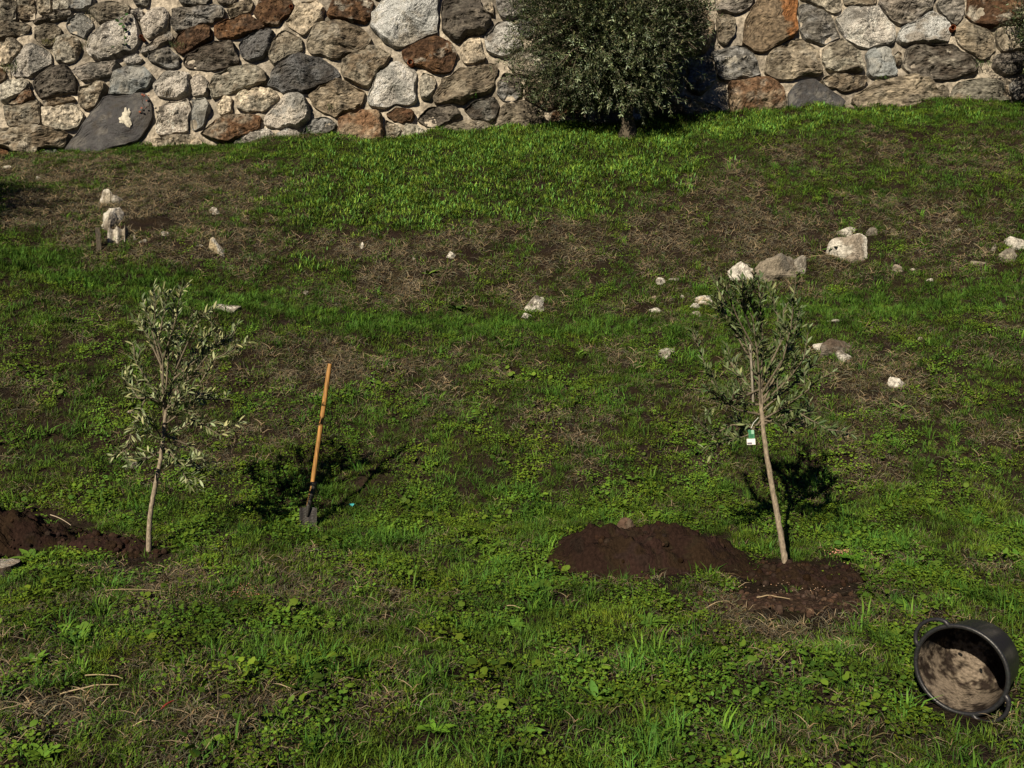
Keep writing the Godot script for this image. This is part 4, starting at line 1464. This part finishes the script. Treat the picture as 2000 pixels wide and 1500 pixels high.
func make_trees() -> void:
	var g := ground_at(1227, 264)
	var c := at(1205, 40, -g.z - 0.05)
	olive_tree(g, c - g, Vector3(1.5, 1.5, 1.0), 6800, "bushy dark olive tree in front of the stone wall", 31)
	var g2 := Vector3(8.75, land(8.75, 14.1), -14.1)
	olive_tree(g2, Vector3(0, 1.75, 0), Vector3(1.3, 1.2, 1.0), 3000, "olive tree at the right edge with only its thin outer twigs in view", 57)
	var g3 := Vector3(-8.35, land(-8.35, 9.9), -9.9)
	olive_tree(g3, Vector3(0, 1.6, 0), Vector3(1.3, 1.4, 1.2), 2600, "olive tree beyond the left edge that shades the bank", 83)
	sapling("young olive tree at the left with sunlit silvery leaves and a bare lower trunk", Vector2(290, 1085),
		[[290, 1085], [291, 1050], [293, 1010], [299, 970], [306, 935], [314, 895], [320, 850], [324, 800]],
		[[[320, 815], [318, 700], [300, 640], [305, 585]], [[322, 810], [345, 720], [350, 660], [375, 615]], [[325, 800], [365, 720], [385, 680], [420, 640]],
		[[325, 800], [390, 750], [420, 700], [465, 680]], [[318, 785], [285, 740], [262, 700], [262, 680]], [[318, 775], [270, 778], [245, 740]],
		[[318, 790], [285, 775], [262, 830], [245, 880], [250, 900]], [[318, 880], [300, 890], [275, 905], [250, 908]], [[318, 860], [300, 830], [285, 850]],
		[[320, 850], [350, 840], [380, 820], [430, 850]], [[318, 870], [345, 900], [360, 930]], [[320, 850], [370, 870], [395, 900], [410, 920]],
		[[322, 830], [360, 800], [400, 830], [450, 835]], [[322, 800], [330, 680], [340, 610]], [[320, 790], [310, 660], [325, 590], [318, 562]],
		[[340, 760], [400, 780], [440, 780]], [[345, 720], [380, 640], [400, 610]], [[318, 720], [290, 660], [282, 620]], [[330, 820], [345, 780], [370, 770]], [[318, 830], [335, 870], [330, 910]], [[330, 790], [400, 700], [440, 650]], [[340, 740], [410, 680], [455, 665]], [[335, 780], [380, 720], [400, 680]], [[320, 700], [345, 620], [350, 580]], [[312, 700], [290, 620], [296, 590]]],
		0.0185, Color(0.075, 0.1, 0.038), Color(0.24, 0.265, 0.135), 0.4, 201)
	sapling("young olive tree at the right with a dull green crown and leaning pale trunk", Vector2(1535, 1110),
		[[1535, 1110], [1530, 1075], [1524, 1040], [1515, 990], [1507, 945], [1499, 900], [1492, 850], [1487, 800], [1485, 760]],
		[[[1487, 800], [1480, 700], [1470, 620], [1440, 560]], [[1487, 790], [1475, 720], [1450, 650], [1400, 560]], [[1485, 770], [1490, 680], [1485, 600], [1480, 540]],
		[[1485, 760], [1510, 690], [1520, 620], [1500, 560]], [[1487, 770], [1530, 700], [1545, 640], [1555, 540]], [[1488, 790], [1540, 740], [1570, 700], [1580, 640]],
		[[1482, 790], [1430, 790], [1390, 745], [1365, 680], [1350, 640]], [[1484, 810], [1440, 800], [1400, 775], [1385, 760]], [[1488, 830], [1430, 830], [1390, 850], [1370, 830]],
		[[1490, 820], [1540, 790], [1580, 760], [1600, 740]], [[1490, 830], [1550, 800], [1600, 830], [1620, 840]], [[1490, 820], [1530, 830], [1560, 810]],
		[[1465, 700], [1430, 640], [1410, 600]], [[1478, 690], [1440, 620], [1420, 570]], [[1470, 650], [1450, 600], [1450, 545]], [[1488, 840], [1450, 830], [1440, 860]],
		[[1487, 820], [1460, 850], [1400, 870]], [[1480, 700], [1440, 650], [1405, 610]], [[1485, 640], [1465, 590], [1470, 550]], [[1500, 720], [1530, 660], [1530, 600]], [[1486, 780], [1450, 740], [1420, 700]], [[1490, 800], [1555, 745], [1600, 700]], [[1488, 790], [1535, 690], [1560, 620]], [[1484, 760], [1440, 780], [1380, 800]], [[1488, 780], [1520, 740], [1540, 700]], [[1490, 815], [1560, 835], [1590, 800]]],
		0.0205, Color(0.05, 0.076, 0.025), Color(0.14, 0.17, 0.075), 0.24, 202)
	# pale cane held in the crown of the right sapling
	var gs := ground_at(1535, 1110)
	var cane := MB.new()
	var p := PackedVector3Array([at(1471, 785, -gs.z - 0.03), at(1468, 720, -gs.z - 0.03), at(1465, 672, -gs.z - 0.02)])
	var base := p[0]
	for k in 3:
		p[k] -= base
	cane.tube(p, PackedFloat32Array([0.0075, 0.0075, 0.007]), 10, Color(0.33, 0.3, 0.24))
	single("cane", cane.mesh(mats.pale_bark), base, "short pale cane upright in the crown of the right young tree", "stake")
	# hanging label
	var tl := at(1467, 863, -gs.z - 0.16)
	var tagn := thing("plant_label", tl, "white plant label with a green picture top hanging on the right young tree", "label")
	var s := metres(0.8, tl)
	var card := MB.new()
	rounded_card(card, Vector3(-10 * s, -7 * s, 0), Vector3(10 * s, 8 * s, 0), 0.0012, Color(0.75, 0.74, 0.72))
	part("white_panel", card.mesh(mats.plastic, true), tagn)
	var gr := MB.new()
	rounded_card(gr, Vector3(-5 * s, 8.2 * s, 0.001), Vector3(9 * s, 30 * s, 0.001), 0.0012, Color(0.05, 0.2, 0.1))
	part("green_panel", gr.mesh(mats.plastic, true), tagn)
	for q in [[-3, 12, 5, 20, 0.03, 0.13, 0.07], [2, 20, 8, 30, 0.28, 0.48, 0.36], [-6, 24, -1, 31, 0.04, 0.17, 0.09], [-9, -5, 2, -1, 0.16, 0.15, 0.2]]:
		var pr := MB.new()
		rounded_card(pr, Vector3(q[0] * s, q[1] * s, 0.003), Vector3(q[2] * s, q[3] * s, 0.003), 0.0006, Color(q[4], q[5], q[6]))
		part("print", pr.mesh(mats.plastic, true), tagn)
	var loop := MB.new()
	loop.tube(PackedVector3Array([Vector3(2 * s, 34 * s, 0), Vector3(8 * s, 44 * s, -0.03), Vector3(20 * s, 50 * s, -0.1)]), PackedFloat32Array([0.002, 0.002, 0.002]), 5, Color(0.6, 0.62, 0.58))
	part("strap", loop.mesh(mats.plastic), tagn)
	tagn.rotation = Vector3(0.12, -0.25, 0.08)


func rounded_card(b: MB, lo: Vector3, hi: Vector3, t: float, col: Color) -> void:
	var f := b.v.size()
	for z in [t, -t]:
		for q in [[lo.x, lo.y], [hi.x, lo.y], [hi.x, hi.y], [lo.x, hi.y]]:
			b.add(Vector3(q[0], q[1], lo.z + z), col)
	b.quad(f, f + 3, f + 2, f + 1)
	b.quad(f + 4, f + 5, f + 6, f + 7)
	for k in 4:
		var n := (k + 1) % 4
		b.quad(f + k, f + n, f + 4 + n, f + 4 + k)


# ---------------------------------------------------------------- spade
func make_spade() -> void:
	var g := ground_at(606, 1032)
	var d := -g.z
	var o := thing("spade", g, "spade with a yellow wooden handle stuck upright in the grass", "spade")
	var top := at(644.5, 711, d + 0.12) - g
	var collar := at(613, 943, d + 0.03) - g
	var neck := at(602, 992, d + 0.01) - g
	var dir := (top - collar).normalized()
	var h := MB.new()
	var pts := PackedVector3Array()
	var rad := PackedFloat32Array()
	for k in 15:
		var f := k / 14.0
		pts.append((neck + (collar - neck) * 0.3).lerp(top, f))
		rad.append(lerpf(0.0165, 0.0178, f) * (0.7 if k == 0 else 1.0))
	rad[14] = 0.0155
	pts.append(top + dir * 0.002)
	rad.append(0.010)
	h.tube(pts, rad, 16, Color(0.52, 0.27, 0.075))
	part("handle", h.mesh(mats.wood), o)
	var s := MB.new()
	s.tube(PackedVector3Array([neck - dir * 0.06, neck, collar - dir * 0.02, collar - dir * 0.003]), PackedFloat32Array([0.010, 0.019, 0.0225, 0.0225]), 16, Color(0.05, 0.045, 0.042))
	part("socket", s.mesh(mats.steel), o)
	var c := MB.new()
	c.tube(PackedVector3Array([collar - dir * 0.018, collar - dir * 0.016, collar + dir * 0.006, collar + dir * 0.008]), PackedFloat32Array([0.0225, 0.0255, 0.0255, 0.0225]), 16, Color(0.06, 0.055, 0.05))
	part("collar", c.mesh(mats.steel), o)
	var w := MB.new()
	var off := Vector3(-0.012, 0, 0.018)
	w.tube(PackedVector3Array([neck + off * 0.9 + dir * 0.02, neck.lerp(collar, 0.5) + off, collar + off * 0.95 - dir * 0.02]), PackedFloat32Array([0.001, 0.005, 0.0065]), 8, Color(0.52, 0.29, 0.08))
	part("wood_in_socket_slit", w.mesh(mats.wood), o)
	var b := MB.new()
	var wide := metres(34, g)
	var tall := 0.30
	for side in 2:
		for r in 9:
			for k in 11:
				var f := k / 10.0 - 0.5
				var y := r / 8.0
				var x := f * wide * (1.0 - 0.10 * pow(1.0 - y, 2.0) * 1.0)
				var dish := -0.018 * (1.0 - 4.0 * f * f) * (0.4 + 0.6 * y) + 0.012 * exp(-f * f * 90.0) * y
				var yy := neck.y + 0.0 - tall * (1.0 - y) - 0.012 * (1.0 - y) * (4.0 * f * f)
				b.add(Vector3(neck.x + x + 0.004 * (y - 1.0), yy, neck.z + dish + (0.002 if side == 0 else -0.002) + 0.03 * (1.0 - y)), vary(Color(0.028, 0.025, 0.023), 0.25))
	for r in 8:
		for k in 10:
			var q := r * 11 + k
			b.quad(q, q + 11, q + 12, q + 1)
			b.quad(99 + q, 99 + q + 1, 99 + q + 12, 99 + q + 11)
	for k in 10:
		b.quad(88 + k, 187 + k, 188 + k, 89 + k)
	for r in 8:
		b.quad(r * 11, r * 11 + 99, r * 11 + 110, r * 11 + 11)
		b.quad(r * 11 + 10, r * 11 + 21, r * 11 + 120, r * 11 + 109)
	part("blade", b.mesh(mats.steel), o)


# ---------------------------------------------------------------- tub
var tub_at := Vector3.ZERO
var tub_axis := Vector3.ZERO


func make_tub() -> void:
	var rim_c := Vector3.ZERO
	var az := deg_to_rad(42.0)
	var a := Vector3(sin(az), -0.07, -cos(az)).normalized()          # from the rim to the bottom
	var r1 := 0.177
	var dd := 3.0
	while dd < 5.0:
		rim_c = at(1875, 1309, dd)
		if rim_c.y - land(rim_c.x, dd) <= r1 + 0.004:
			break
		dd += 0.005
	tub_at = rim_c + a * 0.12
	tub_axis = a
	var g := Vector3(rim_c.x, land(rim_c.x, -rim_c.z), rim_c.z)
	var r0 := 0.154
	var deep := 0.31
	var up := (Vector3.UP - a * a.y).normalized()
	var right := a.cross(up).normalized()
	var grip := (right * 0.70 - up * 0.71).normalized()
	var grip2 := a.cross(grip).normalized()
	var o := thing("rubber_tub", g, "black rubber tub lying on its side, dried mud inside", "tub")
	var c := rim_c - g
	var black := Color(0.022, 0.023, 0.025)
	var n := 96
	var place := func(ang: float, r: float, y: float) -> Vector3: return c + (grip * cos(ang) + grip2 * sin(ang)) * r + a * y
	var sh := MB.new()
	var prof := [[r1 + 0.002, 0.012], [lerpf(r1, r0, 0.12), 0.04], [lerpf(r1, r0, 0.13) - 0.003, 0.045], [lerpf(r1, r0, 0.5), 0.17], [lerpf(r1, r0, 0.9), 0.28], [r0 - 0.004, 0.300], [r0 - 0.016, deep], [r0 - 0.05, deep], [0.0, deep]]
	var inner := [[0.0, deep - 0.007], [r0 - 0.03, deep - 0.007], [r0 - 0.012, deep - 0.018], [lerpf(r1, r0, 0.5) - 0.006, 0.17], [r1 - 0.006, 0.012]]
	for row in prof:
		for s in n:
			sh.add(place.call(TAU * s / n, row[0], row[1]), black.lerp(Color(0.1, 0.095, 0.085), 0.6 * smoothstep(0.15, 0.5, n_rock.get_noise_2d(s * 0.12, row[1] * 14.0))))
	for k in prof.size() - 1:
		for s in n:
			var t := (s + 1) % n
			sh.quad(k * n + s, k * n + t, (k + 1) * n + t, (k + 1) * n + s)
	part("body", sh.mesh(mats.rubber), o)
	# lining: the inside wall, caked with dried mud
	var li := MB.new()
	var rows := 40
	for k in rows + 1:
		var f := float(k) / rows
		var r: float
		var y: float
		if f < 0.5:
			r = (r0 - 0.016) * f * 2.0
			y = deep - 0.03 - 0.008 * n_rock.get_noise_1d(f * 30.0)
		else:
			r = lerpf(r0 - 0.014, r1 - 0.006, (f - 0.5) * 2.0)
			y = lerpf(deep - 0.036, 0.012, (f - 0.5) * 2.0)
		for s in n:
			var ang := TAU * s / n
			var p: Vector3 = place.call(ang, r, y)
			var low := (grip * cos(ang) + grip2 * sin(ang)).dot(up)
			var q := n_rock.get_noise_3d(p.x * 3.2, p.y * 3.2, p.z * 3.2) + 0.7 * n_rock.get_noise_3d(p.x * 14.0, p.y * 14.0, p.z * 14.0) + 0.7 * n_rock.get_noise_3d(p.x * 38.0, p.y * 38.0, p.z * 38.0)
			var mud := Color(0.26, 0.215, 0.165).lerp(Color(0.035, 0.027, 0.022), smoothstep(-0.38, 0.22, q))
			var bare := smoothstep(0.0, 0.5, low + 0.3 * q) if f > 0.5 else 0.0
			li.add(p, mud.lerp(black, bare))
	for k in rows:
		for s in n:
			var t := (s + 1) % n
			li.quad(k * n + s, k * n + t, (k + 1) * n + t, (k + 1) * n + s)
	part("muddy_lining", li.mesh(mats.dried_mud), o)
	var rm := MB.new()
	for k in n:
		var ang := TAU * k / n
		for j in 12:
			var b := TAU * j / 12
			rm.add(place.call(ang, r1 + 0.002 + cos(b) * 0.0095, 0.008 + sin(b) * 0.0095), vary(black, 0.08))
	for k in n:
		var kk := (k + 1) % n
		for j in 12:
			var jj := (j + 1) % 12
			rm.quad(k * 12 + j, k * 12 + jj, kk * 12 + jj, kk * 12 + j)
	part("rim", rm.mesh(mats.rubber), o)
	for e in 2:
		var hd := MB.new()
		var pts := PackedVector3Array()
		var rad := PackedFloat32Array()
		for k in 21:
			var f := k / 20.0
			var ang := lerpf(-0.46, 0.46, f) + PI * e
			var bulge := pow(sin(PI * f), 0.55)
			pts.append(place.call(ang, r1 + 0.004 + 0.043 * bulge, 0.008))
			rad.append(0.0080 + 0.004 * pow(absf(2.0 * f - 1.0), 4.0))
		hd.tube(pts, rad, 12, black)
		part("handle", hd.mesh(mats.rubber), o)
	# drain holes
	for p in [[0.6, 0.5], [2.2, 0.62]]:
		var m := MB.new()
		var hc: Vector3 = place.call(p[0], (r0 - 0.03) * p[1], deep - 0.037)
		var mid := m.add(hc, Color(0.005, 0.005, 0.005))
		for s in 16:
			var b := TAU * s / 16
			m.add(hc + (grip * cos(b) + grip2 * sin(b)) * 0.008 * (1.0 + 0.3 * sin(b * 2.0 + p[0])) - a * 0.0002, Color(0.005, 0.005, 0.005))
		for s in 16:
			m.tri(mid, 1 + (s + 1) % 16, 1 + s)
		part("drain_hole", m.mesh(mats.rubber), o)


# ---------------------------------------------------------------- single plants, stalks, bits
func weed(px: float, py: float, size: float, count: int, up: float, col: Color, label: String) -> void:
	rng.seed = int(px * 17 + py * 3)
	var g := ground_at(px, py)
	var o := thing("weed", g, label, "weed", "single leafy weeds")
	var l := metres(size * 0.8, g)
	for k in count:
		var b := MB.new()
		var a := TAU * k / count + rng.randf_range(-0.4, 0.4)
		var dir := Vector3(cos(a), up * rng.randf_range(0.5, 1.6), sin(a)).normalized()
		flat_leaf(b, Vector3.ZERO, dir, Vector3.UP + Vector3(-cos(a), 0, -sin(a)) * up + Vector3(0, 0, 0.3), l * rng.randf_range(0.7, 1.1), l * rng.randf_range(0.3, 0.42), vary(col, 0.2), 0.2, 0.3)
		part("leaf", b.mesh(mats.leaf), o, Vector3(cos(a) * l * 0.06, 0.01, sin(a) * l * 0.06))


func stalk(x0: float, y0: float, x1: float, y1: float, r: float, col: Color, label: String, lift := 0.02) -> void:
	var a := ground_at(x0, y0)
	var b := ground_at(x1, y1)
	var m := MB.new()
	var pts := PackedVector3Array()
	var rad := PackedFloat32Array()
	for k in 8:
		var f := k / 7.0
		var p := a.lerp(b, f)
		p.y = maxf(p.y, land(p.x, -p.z)) + lift + 0.01 * sin(PI * f)
		pts.append(p - a)
		rad.append(r * 0.72 * lerpf(1.1, 0.6, f))
	m.tube(pts, rad, 6, col)
	single("dry_stalk", m.mesh(mats.straw), a, label, "stalk", "dry stalks on the grass")


func crumbs(px: float, py: float, rx: float, ry: float, count: int, col: Color, label: String) -> void:
	rng.seed = int(px + py * 9)
	var g := ground_at(px, py)
	var b := MB.new()
	for k in count:
		var q := ground_at(px + rng.randfn() * rx * 0.5, py + rng.randfn() * ry * 0.5)
		lump(b, q - g + Vector3(0, rng.randf_range(0.004, 0.014), 0), Vector3(rng.randf_range(0.002, 0.006), rng.randf_range(0.001, 0.003), rng.randf_range(0.002, 0.006)), 5, 3, vary(col, 0.3), k)
	single("sawdust", b.mesh(mats.straw, true), g, label, "sawdust", "", "stuff")


func make_small_things() -> void:
	var leaf := Color(0.075, 0.15, 0.022)
	weed(1131, 697, 26, 5, 0.9, Color(0.1, 0.19, 0.03), "lone bright weed with upright broad leaves on the middle slope")
	weed(1452, 1095, 26, 7, 0.7, leaf, "leafy weed growing in the soil between heap and right young tree")
	weed(890, 606, 30, 9, 0.5, Color(0.05, 0.11, 0.02), "dark rosette on the terrace edge")
	weed(1238, 940, 26, 7, 0.4, leaf, "flat rosette on the slope left of the right young tree")
	weed(1632, 492, 34, 14, 0.6, leaf, "bushy weed against the left side of the tall white boulder")
	weed(836, 540, 28, 4, 0.5, Color(0.1, 0.19, 0.03), "pair of pale green leaves on the brown bank")
	weed(1812, 1172, 26, 6, 0.4, leaf, "small weed at the edge of the bare soil near the tub")
	weed(1760, 802, 30, 6, 0.6, Color(0.09, 0.17, 0.03), "weed with wide leaves below the smooth white stone")
	weed(62, 1096, 44, 11, 0.9, leaf, "clump of wide leaves in front of the left soil heap")
	weed(148, 1268, 46, 8, 1.4, Color(0.07, 0.145, 0.03), "upright long leaved weed in the left foreground")
	weed(66, 1302, 44, 8, 0.8, leaf, "wide leaved weed at the left edge of the foreground")
	weed(85, 1490, 50, 12, 0.9, Color(0.09, 0.17, 0.02), "feathery bright weed in the bottom left corner")
	weed(850, 1440, 46, 10, 0.6, Color(0.1, 0.2, 0.02), "bright round leaved weed at the bottom middle")
	weed(1030, 1440, 40, 9, 0.5, leaf, "three lobed weed at the bottom just right of the middle")
	weed(1165, 1375, 60, 9, 1.1, Color(0.07, 0.15, 0.025), "grass like weed with long arching leaves in the foreground")
	weed(1245, 1360, 34, 6, 1.0, leaf, "sprouting pair of leaves right of the arching weed")
	weed(1270, 1220, 40, 12, 0.5, Color(0.085, 0.165, 0.022), "patch of heart shaped leaves below the right soil heap")
	weed(1000, 1230, 40, 10, 0.6, Color(0.08, 0.16, 0.022), "leafy weed right of the dark domed stone")
	weed(1660, 1095, 34, 11, 0.5, Color(0.06, 0.14, 0.015), "low green weed beside the pink sawdust")
	weed(1590, 1335, 42, 9, 0.4, leaf, "clover like weed left of the tub")
	weed(1990, 1100, 44, 6, 0.9, Color(0.08, 0.17, 0.02), "broad leaved dock at the right edge")
	var straw := Color(0.34, 0.27, 0.165)
	stalk(118, 1368, 232, 1348, 0.0045, straw, "longest straw lying in the left foreground")
	stalk(165, 1330, 240, 1336, 0.004, straw * 0.85, "straw just above the longest straw in the left foreground")
	stalk(45, 1386, 92, 1376, 0.0035, straw * 0.85, "short straw at the far left of the foreground")
	stalk(0, 1400, 90, 1390, 0.003, straw * 0.7, "thin dull straw touching the left edge")
	stalk(260, 1428, 306, 1422, 0.004, straw, "short pale straw in the bottom left foreground")
	stalk(206, 1160, 330, 1166, 0.003, straw * 0.8, "pair straw on the brown ground below the left young tree")
	stalk(1478, 1174, 1546, 1178, 0.004, straw * 0.9, "pale straw on the bare soil below the right young tree")
	stalk(1378, 1196, 1425, 1182, 0.0035, straw * 0.9, "slanting straw left of the bare soil")
	stalk(990, 1190, 1020, 1198, 0.003, straw, "tiny straw in the foreground beyond the dark domed stone")
	stalk(1690, 1165, 1712, 1198, 0.003, straw * 0.7, "curved brown stalk on the bare soil")
	stalk(845, 590, 882, 520, 0.004, Color(0.16, 0.11, 0.08), "dark bent stalk standing on the brown bank", 0.05)
	stalk(1580, 505, 1640, 506, 0.004, straw, "pale stalk between ribbed outcrop and tall white boulder")
	stalk(316, 1394, 350, 1378, 0.006, Color(0.2, 0.035, 0.025), "red stick in the foreground grass")
	stalk(100, 1040, 140, 1062, 0.004, Color(0.4, 0.33, 0.25), "pale root on the left soil heap", 0.12)
	crumbs(1640, 1082, 24, 8, 150, Color(0.5, 0.27, 0.19), "pink sawdust on the soil right of the right young tree")
	crumbs(1700, 1096, 30, 12, 110, Color(0.42, 0.33, 0.19), "tan sawdust beside the low green weed")
	crumbs(1560, 1150, 90, 20, 70, Color(0.36, 0.24, 0.16), "scattered wood crumbs on the bare soil")
	crumbs(470, 1158, 40, 12, 160, Color(0.44, 0.22, 0.15), "reddish sawdust in the grass right of the left young tree")
	crumbs(395, 1165, 60, 16, 160, Color(0.34, 0.24, 0.16), "brown wood crumbs below the left young tree")
	# teal scrap
	var g := ground_at(688, 996)
	var b := MB.new()
	var c := Color(0.05, 0.33, 0.33)
	var q := []
	for k in 9:
		var a := TAU * k / 9
		q.append(b.add(Vector3(cos(a) * 0.026, 0.03 + 0.012 * sin(a * 3.0), sin(a) * 0.014), c))
	var mid := b.add(Vector3(0, 0.04, 0), c)
	for k in 9:
		b.tri(mid, q[(k + 1) % 9], q[k])
	single("plastic_scrap", b.mesh(mats.plastic), g, "crumpled teal plastic scrap in the grass right of the spade", "litter")
	stump()


func stump() -> void:
	var g := ground_at(-8, 1128)
	var o := thing("tree_stump", g, "low sawn tree stump cut off by the left edge", "tree stump")
	var bark := MB.new()
	var top := MB.new()
	var n := 40
	var r := metres(44, g)
	for k in 4:
		for s in n:
			var a := TAU * s / n
			var rr: float = r * (1.0 + 0.1 * n_rock.get_noise_2d(cos(a) * 0.9, sin(a) * 0.9 + k * 0.1)) * [1.15, 1.08, 1.03, 1.0][k]
			bark.add(Vector3(cos(a) * rr, [-0.06, 0.02, 0.05, 0.075][k] + 0.01 * cos(a), sin(a) * rr * 0.95), vary(Color(0.1, 0.075, 0.055), 0.3))
			if k == 3:
				top.add(Vector3(cos(a) * rr, 0.076 + 0.01 * cos(a), sin(a) * rr * 0.95), Color(0.4, 0.35, 0.28))
	for k in 3:
		for s in n:
			var t := (s + 1) % n
			bark.quad(k * n + s, k * n + t, (k + 1) * n + t, (k + 1) * n + s)
	for e in [0.66, 0.33]:
		for s in n:
			top.add(top.v[s] * Vector3(e, 1, e) + Vector3(0, 0.003 * n_rock.get_noise_2d(s, e * 9), 0), vary(Color(0.42, 0.37, 0.3), 0.25))
	var mid := top.add(Vector3(0, 0.077, 0), Color(0.3, 0.24, 0.18))
	for k in 2:
		for s in n:
			var t := (s + 1) % n
			top.quad(k * n + s, k * n + t, (k + 1) * n + t, (k + 1) * n + s)
	for s in n:
		top.tri(2 * n + (s + 1) % n, mid, 2 * n + s)
	for k in range(0, bark.i.size(), 3):
		var t := bark.i[k + 1]
		bark.i[k + 1] = bark.i[k + 2]
		bark.i[k + 2] = t
	part("bark", bark.mesh(mats.bark), o)
	part("sawn_top", top.mesh(mats.limestone), o)


# ---------------------------------------------------------------- all of it
func _ready() -> void:
	var cam := Camera3D.new()
	cam.name = "camera"
	cam.fov = rad_to_deg(2.0 * atan(750.0 / FOCAL))
	cam.position = Vector3(0, EYE, 0)
	cam.rotation = Vector3(-PITCH, 0, 0)
	cam.near = 0.05
	cam.far = 600.0
	cam.current = true
	add_child(cam)
	var env := Environment.new()
	env.background_mode = Environment.BG_SKY
	var sky := Sky.new()
	var sm := ProceduralSkyMaterial.new()
	sm.sky_top_color = Color(0.2, 0.38, 0.68)
	sm.sky_horizon_color = Color(0.55, 0.66, 0.78)
	sm.ground_bottom_color = Color(0.1, 0.1, 0.07)
	sm.ground_horizon_color = Color(0.3, 0.32, 0.3)
	sm.sky_curve = 0.12
	sky.sky_material = sm
	env.sky = sky
	env.background_energy_multiplier = 0.22
	env.tonemap_mode = Environment.TONE_MAPPER_LINEAR
	env.tonemap_exposure = 1.54
	env.sdfgi_enabled = true
	env.ssao_enabled = true
	env.ssil_enabled = true
	var we := WorldEnvironment.new()
	we.name = "environment"
	we.environment = env
	add_child(we)
	var sun := DirectionalLight3D.new()
	sun.name = "sun"
	sun.light_energy = 1.6
	sun.light_color = Color(1.0, 0.94, 0.84)
	sun.light_angular_distance = 0.5
	sun.shadow_enabled = true
	var az := deg_to_rad(25.0)
	var el := deg_to_rad(34.0)
	add_child(sun)
	sun.look_at_from_position(Vector3.ZERO, Vector3(sin(az) * cos(el), -sin(el), -cos(az) * cos(el)), Vector3.UP)

	for e in [[n_big, 1, 0.45, 2], [n_mid, 2, 1.6, 3], [n_fine, 3, 6.0, 3], [n_patch, 4, 0.75, 4], [n_rock, 5, 1.0, 3]]:
		e[0].seed = e[1]
		e[0].noise_type = FastNoiseLite.TYPE_SIMPLEX_SMOOTH
		e[0].frequency = e[2]
		e[0].fractal_octaves = e[3]
	rng.seed = 1
	make_materials()
	lay_land()
	make_ground()
	make_wall()
	rng.seed = 2
	soil_heap("soil_heap", 1278, 1096, 0.66, 0.37, 0.22, "heap of dark dug soil left of the right young tree", 0.0, 1.1)
	soil_heap("soil_heap", 1560, 1120, 0.44, 0.19, 0.03, "low dark ring of fresh soil round the right young tree", -0.12, 1.0)
	soil_heap("soil_heap", -20, 1062, 0.62, 0.3, 0.22, "heap of dark dug soil at the left edge", 0.0, 1.1)
	soil_heap("soil_heap", 205, 1072, 0.36, 0.16, 0.06, "thin spread of dark soil round the left young tree", -0.15, 1.0)
	soil_heap("soil_heap", 1545, 1172, 0.5, 0.24, 0.012, "trampled bare earth in front of the right young tree", 0.15, 1.0, Color(0.06, 0.039, 0.028))
	make_trees()
	make_spade()
	make_tub()
	make_rocks()
	make_small_things()
	wall_plant(255, 40, 0.5, 14, 0.075, Color(0.035, 0.075, 0.02), "trailing green creeper on the white stone at the upper left of the wall")
	wall_plant(290, 190, 0.3, 10, 0.05, Color(0.16, 0.06, 0.04), "withered reddish creeper at the top right corner of the dark slab")
	wall_tuft(184, 38, Color(0.06, 0.06, 0.03), 0.16, "dark dry tuft in the joint left of the creeper")
	wall_tuft(178, 95, Color(0.07, 0.075, 0.03), 0.14, "tuft below the big white stone at the left of the wall")
	wall_tuft(100, 88, Color(0.09, 0.09, 0.03), 0.1, "yellowish tuft above the pale upright stone")
	wall_tuft(25, 142, Color(0.1, 0.12, 0.05), 0.2, "grassy tuft at the far left of the wall")
	wall_tuft(330, 190, Color(0.09, 0.075, 0.05), 0.16, "brown dry tuft right of the dark slab")
	wall_tuft(920, 192, Color(0.05, 0.14, 0.02), 0.1, "small fresh green tuft under the long tan stone")
	wall_tuft(350, 95, Color(0.07, 0.08, 0.035), 0.1, "small dull tuft below the rusty stone left of the speckled slab")
	wall_tuft(655, 215, Color(0.06, 0.08, 0.03), 0.08, "small tuft in the joint above the brown stones at the wall foot")
	wall_tuft(1720, 160, Color(0.06, 0.1, 0.03), 0.08, "small tuft under the white upright stone on the right of the wall")
	wall_tuft(1915, 130, Color(0.05, 0.09, 0.03), 0.1, "small green sprig in the joint near the right edge of the wall")
	plant_ground()
